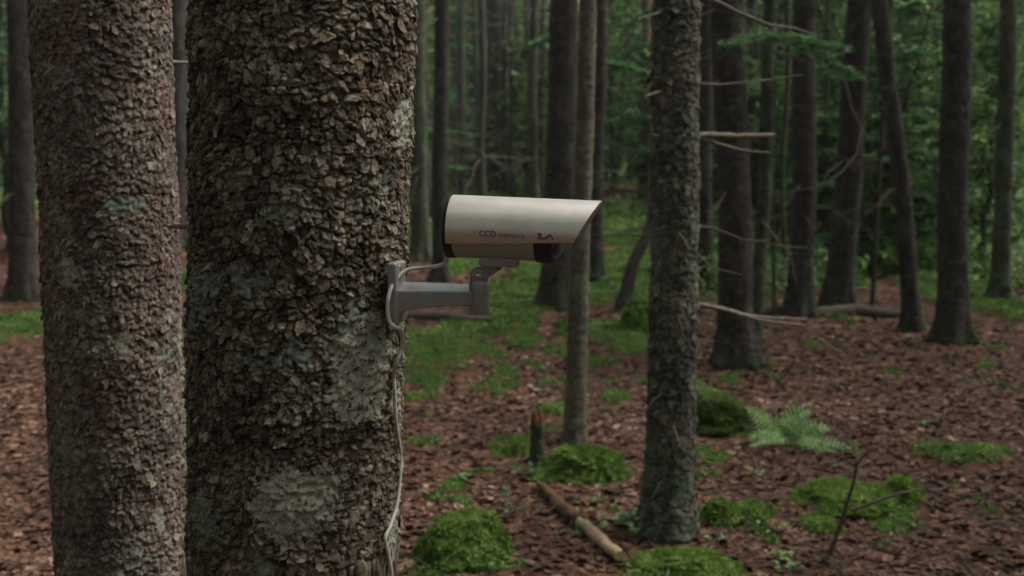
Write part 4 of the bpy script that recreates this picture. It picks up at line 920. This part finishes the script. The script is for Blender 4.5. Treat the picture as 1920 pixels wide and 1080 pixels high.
# ------------------------------------------------------------------ the security camera on its bracket
YC = 1.62
cc = at(958, 431, YC)                                   # middle of the housing axis
yaw, pit = math.radians(-11), math.radians(1.7)
axv = np.array([math.cos(yaw) * math.cos(pit), math.sin(yaw) * math.cos(pit), -math.sin(pit)])
nv = np.cross(axv, [0, 0, 1.]); nv /= np.linalg.norm(nv)      # towards the viewer side
uv = np.cross(nv, axv)
MPX = YC / F
def L(a, n, u): return cc + axv * a + nv * n + uv * u
sc_t = thing('security_camera', 'silver security camera with slanted sunshield on a grey bracket screwed to the big trunk', 'security camera', tuple(float(v) for v in at(745, 545, 1.68)))
RS, RBd = 61.5 * MPX, 56.5 * MPX; Lh = 128 * MPX / math.cos(yaw)
def shell(r_out, r_in, a_fun0, a_fun1, ph0, ph1, na=24, nphi=64):
    """open cylindrical shell with thickness; ph measured from straight up towards the viewer"""
    mb = MB(); ph = np.linspace(ph0, ph1, nphi); s = np.linspace(0, 1, na); S, PH = np.meshgrid(s, ph)
    A0, A1 = a_fun0(PH), a_fun1(PH); A = A0 + (A1 - A0) * S; surfs = []
    for r in (r_out, r_in):
        PQ = PH * (1 - .11 * S); V = cc + A[..., None] * axv + (np.sin(PQ) * r)[..., None] * nv + (np.cos(PQ) * r)[..., None] * uv; surfs.append(V)
    n = nphi * na; f = grid_faces(nphi, na, False); mb.add(surfs[0].reshape(-1, 3), f[:, ::-1], .5, 0, True); mb.add(surfs[1].reshape(-1, 3), f, .5, 0, True)
    def strip(a, b):
        k = len(a); mb.add(np.concatenate([a, b]), [(i, i + 1, i + 1 + k, i + k) for i in range(k - 1)], .5)
    strip(surfs[0][:, 0], surfs[1][:, 0]); strip(surfs[0][:, -1], surfs[1][:, -1]); strip(surfs[0][0], surfs[1][0]); strip(surfs[0][-1], surfs[1][-1]); return mb
PHM = math.radians(115)
a_back = -110 * MPX / math.cos(yaw)
def f1(PH):   # slanted mouth: longest on top, cut back downwards
    return (168 - 41 * (1 - np.cos(PH)) / 1.42) * MPX / math.cos(yaw) - 2 * MPX
sh = shell(RS, RS - .0016, lambda p: a_back + 0 * p, f1, -PHM, PHM); sh.build('sunshield', M['alu'], sc_t)
def lathe(prof, mat, name, parent, ns=64, c0=(0, 0)):
    mb = MB(); th = np.linspace(0, 2 * math.pi, ns, endpoint=False); rows = []
    for a, r in prof: rows.append(cc + axv * a + (np.cos(th)[:, None] * nv + np.sin(th)[:, None] * uv) * r + nv * c0[0] + uv * c0[1])
    mb.add(np.concatenate(rows), grid_faces(len(prof), ns), .5, 0, True); return mb.build(name, M[mat], parent)
ab = a_back; m_ = MPX
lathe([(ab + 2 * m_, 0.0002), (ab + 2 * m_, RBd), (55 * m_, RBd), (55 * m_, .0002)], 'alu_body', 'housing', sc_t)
for o in sc_t.children:
    if o.name.startswith('housing'): 
        for p in o.data.polygons: p.use_smooth = False
lathe([(ab - 10 * m_, .0002), (ab - 10 * m_, RBd * .9), (ab - 7 * m_, RBd * 1.03), (ab + 9 * m_, RBd * 1.035), (ab + 10 * m_, RBd * .99)], 'black', 'rear_cap', sc_t)
lathe([(52 * m_, RBd * 1.0), (53 * m_, RBd * 1.04), (82 * m_, RBd * 1.04), (85 * m_, RBd * .98), (85 * m_, RBd * .9), (80 * m_, RBd * .86)], 'black', 'front_ring', sc_t)
lathe([(79 * m_, RBd * .88), (92 * m_, RBd * .86), (98 * m_, RBd * .7), (101 * m_, RBd * .4), (102 * m_, .0002)], 'glass', 'lens_glass', sc_t)

def box_pts(mb, corners, bev=0, **k):
    mb.add(corners, [(0, 1, 2, 3), (7, 6, 5, 4), (0, 4, 5, 1), (1, 5, 6, 2), (2, 6, 7, 3), (3, 7, 4, 0)], **k)
def bevel(o, w, seg=3):
    b = o.modifiers.new('bevel', 'BEVEL'); b.width = w; b.segments = seg; b.limit_method = 'ANGLE'; b.angle_limit = math.radians(30)
    for p in o.data.polygons: p.use_smooth = False
    return o
def obox(c, ex, ey, ez, X, Yv, Z):
    c = np.asarray(c, float); mb = MB()
    box_pts(mb, [c + X * sx * ex + Yv * sy * ey + Z * sz * ez for sz in (-1, 1) for sx, sy in ((-1, -1), (1, -1), (1, 1), (-1, 1))][0:4][::-1] + [c + X * sx * ex + Yv * sy * ey + Z * ez for sx, sy in ((-1, -1), (1, -1), (1, 1), (-1, 1))][::-1]); return mb
# mounting foot under the housing
bevel(obox(L(-20 * m_, 0, -RBd - 8 * m_ + .003), 36 * m_, .014, 9 * m_, axv, nv, uv).build('mounting_foot', M['bracket'], sc_t), .002)
# bracket: arm with a sloped lit top, swivel block, wall plate
def xyz(px, py, Y): return at(px, py, Y)
YA = 1.645
def arm_ring(px, yt, yr, yb, Y, dep):
    # outline of the arm's cross-section: back top, front shoulder, front bottom, back bottom
    return [at(px, yt, Y + dep), at(px, yr, Y - dep), at(px, yb, Y - dep), at(px, yb - 4, Y + dep)]
rings = [arm_ring(740, 526, 545, 598, YA + .01, .018), arm_ring(750, 527, 545, 588, YA + .009, .017), arm_ring(764, 528, 545.5, 581, YA + .008, .0165), arm_ring(800, 529, 546, 577, YA + .005, .016), arm_ring(850, 531, 547, 574, YA, .015), arm_ring(885, 532, 548, 574, YA - .003, .0145)]
mb = MB(); mb.add(np.concatenate(rings), grid_faces(len(rings), 4), .5); nR = len(rings)
mb.add(rings[0], [(0, 1, 2, 3)], .5); mb.add(rings[-1], [(3, 2, 1, 0)], .5)
bevel(mb.build('bracket_arm', M['bracket'], sc_t), .0018)
# swivel block: rounded upright slab
X_, Y__, Z_ = np.array([1., 0, 0]), np.array([0, 1., 0]), np.array([0, 0, 1.])
c = at(899, 556, YA - .004); bl = MB(); th = np.linspace(0, 2 * math.pi, 40, endpoint=False)
prof = [(-.0245, .9), (-.0225, 1.0), (.016, 1.0), (.0215, .97), (.024, .85)]
rows = [c + np.stack([np.cos(th) * .0148 * k_, np.sin(th) * .0165 * k_, np.full(40, z_)], -1) for z_, k_ in prof]
bl.add(np.concatenate(rows), grid_faces(len(prof), 40), .5, 0, True)
for rr, rev in ((rows[0], 1), (rows[-1], 0)):
    bl.add(np.concatenate([rr, rr.mean(0)[None]]), [((k_ + 1) % 40, k_, 40) if rev else (k_, (k_ + 1) % 40, 40) for k_ in range(40)], .5)
bl.build('swivel_block', M['bracket'], sc_t)
# knuckle disc (axis towards the viewer) with screw
c = at(899, 517, YA - .004); mb = MB(); rows = []
for yy, k_ in ((-.0125, .0), (-.0125, .86), (-.011, 1.), (.011, 1.), (.0125, .86), (.0125, 0.)):
    rows.append(c + np.stack([np.cos(th) * .0135 * k_, np.full(40, yy), np.sin(th) * .0140 * k_], -1))
mb.add(np.concatenate(rows), grid_faces(len(rows), 40), .5, 0, True); kn = mb.build('knuckle', M['bracket'], sc_t)
mb = MB(); rows = []; cs = at(896, 517, YA - .019)
for yy, k_ in ((.006, 1.), (-.0005, 1.), (-.0022, .75), (-.0028, .0)):
    rows.append(cs + np.stack([np.cos(th) * .0048 * k_, np.full(40, yy), np.sin(th) * .0048 * k_], -1))
mb.add(np.concatenate(rows), grid_faces(4, 40), .5, 0, True); mb.build('screw', M['screw'], kn, origin=tuple(sc_t.location))
# neck from the knuckle to the foot
mb = MB(); tube(mb, [at(905, 512, YA - .004), L(-24 * m_, 0, -RBd - 10 * m_)], [.0095, .0085], 20); mb.build('neck', M['bracket'], sc_t)
# wall plate against the bark
cpl = at(744, 548, YA + .008); tilt = math.radians(14); Xp = np.array([math.cos(tilt), math.sin(tilt) * -1, 0]); Yp = np.array([math.sin(tilt), math.cos(tilt), 0])
bevel(obox(cpl, .0065, .022, .044, Xp, Yp, Z_).build('wall_plate', M['bracket'], sc_t), .003)
mb = MB(); rows = []; cs = cpl + np.array([-.0, -.0, 0]) + Z_ * .036
tube(mb, [cs + Xp * .004, cs + Xp * .009], [.004, .0034], 16); mb.build('screw', M['screw'], sc_t)
mb = MB(); cs = cpl - Z_ * .036; tube(mb, [cs + Xp * .004, cs + Xp * .009], [.004, .0034], 16); mb.build('screw', M['screw'], sc_t)

# lettering on the shield
def lettering(text, a0, size, phc, mat, name, sx=1.0, bold=.0):
    cu = bpy.data.curves.new(name, 'FONT'); cu.body = text; cu.size = 1.0; cu.resolution_u = 6; cu.offset = bold; cu.extrude = .004 / 1
    tmp = bpy.data.objects.new('tmp_text', cu); COL.objects.link(tmp); dg = bpy.context.evaluated_depsgraph_get()
    me = bpy.data.meshes.new_from_object(tmp.evaluated_get(dg)); bpy.data.objects.remove(tmp); n = len(me.vertices); co = np.zeros(n * 3); me.vertices.foreach_get('co', co); co = co.reshape(-1, 3)
    a = a0 + co[:, 0] * size * sx; ph = phc - co[:, 1] * size / RS; r = RS + .00015 + co[:, 2] * .03
    V = cc + a[:, None] * axv + (np.sin(ph) * r)[:, None] * nv + (np.cos(ph) * r)[:, None] * uv - np.array(sc_t.location)
    me.vertices.foreach_set('co', V.ravel()); me.update(); me.materials.append(M[mat]); o = bpy.data.objects.new(name, me); COL.objects.link(o); o.parent = [c_ for c_ in sc_t.children if c_.name.startswith('sunshield')][0]; return o
k_ = m_ / math.cos(yaw)
phL = math.radians(98)
lettering('CCD', -47 * k_, 15 * m_, phL, 'ink', 'lettering', 1.0, .02)
lettering('camera', -11 * k_, 13.5 * m_, phL, 'ink', 'lettering', 1.25, .0)
def mark(pts, mat, name):
    pts = np.asarray(pts, float); n = len(pts); mb = MB(); out = []
    for r in (RS + .0003, RS - .0002):
        a = (pts[:, 0] + 9) * k_; ph = phL - pts[:, 1] * m_ / RS; out.append(cc + a[:, None] * axv + (np.sin(ph) * r)[:, None] * nv + (np.cos(ph) * r)[:, None] * uv)
    c0 = out[0].mean(0); mb.add(np.concatenate([out[0], c0[None]]), [(i, (i + 1) % n, n) for i in range(n)], .5)
    mb.build(name, M[mat], [c_ for c_ in sc_t.children if c_.name.startswith('sunshield')][0], origin=tuple(sc_t.location))
mark([(55 + 4.2 * math.cos(t_), 7 + 4.4 * math.sin(t_)) for t_ in np.linspace(0, 6.28, 16, endpoint=False)], 'ink_red', 'emblem_dot')
mark([(50, 2), (52, -1), (60, -1.5), (66, 0), (72, 2), (74, 6), (76, 9), (73, 9.5), (71, 5), (66, 3), (60, 1.2), (54, 1.8)], 'ink_blue', 'emblem_swoosh')
mark([(73, 9), (75, 10), (81, -1), (78, -1)], 'ink_blue', 'emblem_stroke')

# ------------------------------------------------------------------ the cable
def smooth_path(P, n=12):
    P = [np.asarray(p, float) for p in P]; P = [P[0] * 2 - P[1]] + P + [P[-1] * 2 - P[-2]]; out = []
    for i in range(1, len(P) - 2):
        for s in np.linspace(0, 1, n, endpoint=False):
            a, b, c_, d = P[i - 1:i + 3]; out.append(.5 * ((2 * b) + (c_ - a) * s + (2 * a - 5 * b + 4 * c_ - d) * s * s + (3 * b - a - 3 * c_ + d) * s ** 3))
    out.append(P[-2]); return out
def on_bark(px, py, off=.004):
    """point on the big trunk's surface seen at the pixel, standing off by `off`"""
    for Y in np.linspace(YB - .2, YB + .05, 500):
        p = at(px, py, Y); c = ax_big(p[2]); d = math.hypot(p[0] - c[0], p[1] - c[1])
        if d <= RB + off + .006: return p
    # beyond the edge: nearest tangent distance
    p = at(px, py, YB - .02); return p
CP = [L(a_back - 6 * m_, .006, -RBd * .93), at(832, 495, 1.645), at(800, 502, 1.652), at(768, 505, 1.652), at(748, 518, 1.645), at(735, 536, 1.632), at(728, 560, 1.622), at(727, 585, 1.622), at(731, 604, 1.622),
      at(741, 613, 1.622), at(751, 618, 1.63), at(755, 632, 1.64), at(752, 655, 1.65), at(743, 680, 1.645)]
for (x_, y_) in ((738, 705), (740, 735), (741, 770), (745, 810), (751, 850), (750, 890), (747, 925), (742, 955), (730, 990), (722, 1010), (728, 1040), (734, 1080), (736, 1140), (734, 1220)): CP.append(on_bark(x_, y_))
zc = CP[-1]; n_ = 6
for k in range(1, n_ + 1):
    z = zc[2] * (1 - k / n_) + .012; c = ax_big(z); c0 = ax_big(zc[2]); off = (zc - c0) * (1 + .4 * math.exp(-z / .16)); CP.append(np.array([c[0] + off[0], c[1] + off[1], z]))
cab = MB(); tube(cab, smooth_path(CP, 8), [.0029] * ((len(CP) - 1) * 8 + 1), 12, rough=.0, cap=True)
o = cab.build('cable', M['cable']); tag(o, 'off-white cable running from the security camera down the right side of the big trunk', 'cable')

# ------------------------------------------------------------------ labels by place for look-alikes
LM = [(-400, None), (150, 'left edge'), (560, 'big'), (786, 'mossy-footed'), (930, 'broad reddish'), (1050, 'wide flared'), (1095, 'thin grey'), (1265, 'lichen-spotted'),
      (1370, 'near-black'), (1506, 'straight dark'), (1595, 'thick leaning'), (1790, 'far right'), (3400, None)]
KIND = {'medium dark': 'distant medium dark trunk', 'slim dark t': 'distant slim dark trunk', 'thin greeni': 'distant thin greenish trunk', 'stout dark ': 'distant stout dark trunk',
        'leafy green': 'distant leafy green sapling', 'soft-needle': 'distant soft-needled young conifer', 'tiny green ': 'tiny green seedling'}
BK = {}
for o in list(COL.objects):
    if o.parent or 'label' not in o or o['label'][:11] not in KIND or not o.get('group'): continue
    px = 960 + F * o.location.x / o.location.y
    for a, b in zip(LM[:-1], LM[1:]):
        if a[0] <= px < b[0]: BK.setdefault((KIND[o['label'][:11]], a[1], b[1]), []).append((px, o))
ORD = ['leftmost', 'second from left', 'third from left', 'fourth from left', 'fifth from left', 'sixth from left', 'seventh from left', 'eighth from left', 'ninth from left', 'tenth from left', 'eleventh from left', 'twelfth from left', 'thirteenth from left', 'fourteenth from left']
for (kd, a, b), l in BK.items():
    l.sort(key=lambda t: t[0]); place = f'between the {a} and {b} trunks' if a and b else (f'left of the {b} trunk' if b else f'right of the {a} trunk')
    for i, (px, o) in enumerate(l):
        if len(l) == 1: o['label'] = f'{kd} {place}'
        elif i < len(ORD): o['label'] = f'{kd}, {ORD[i]} {place}'
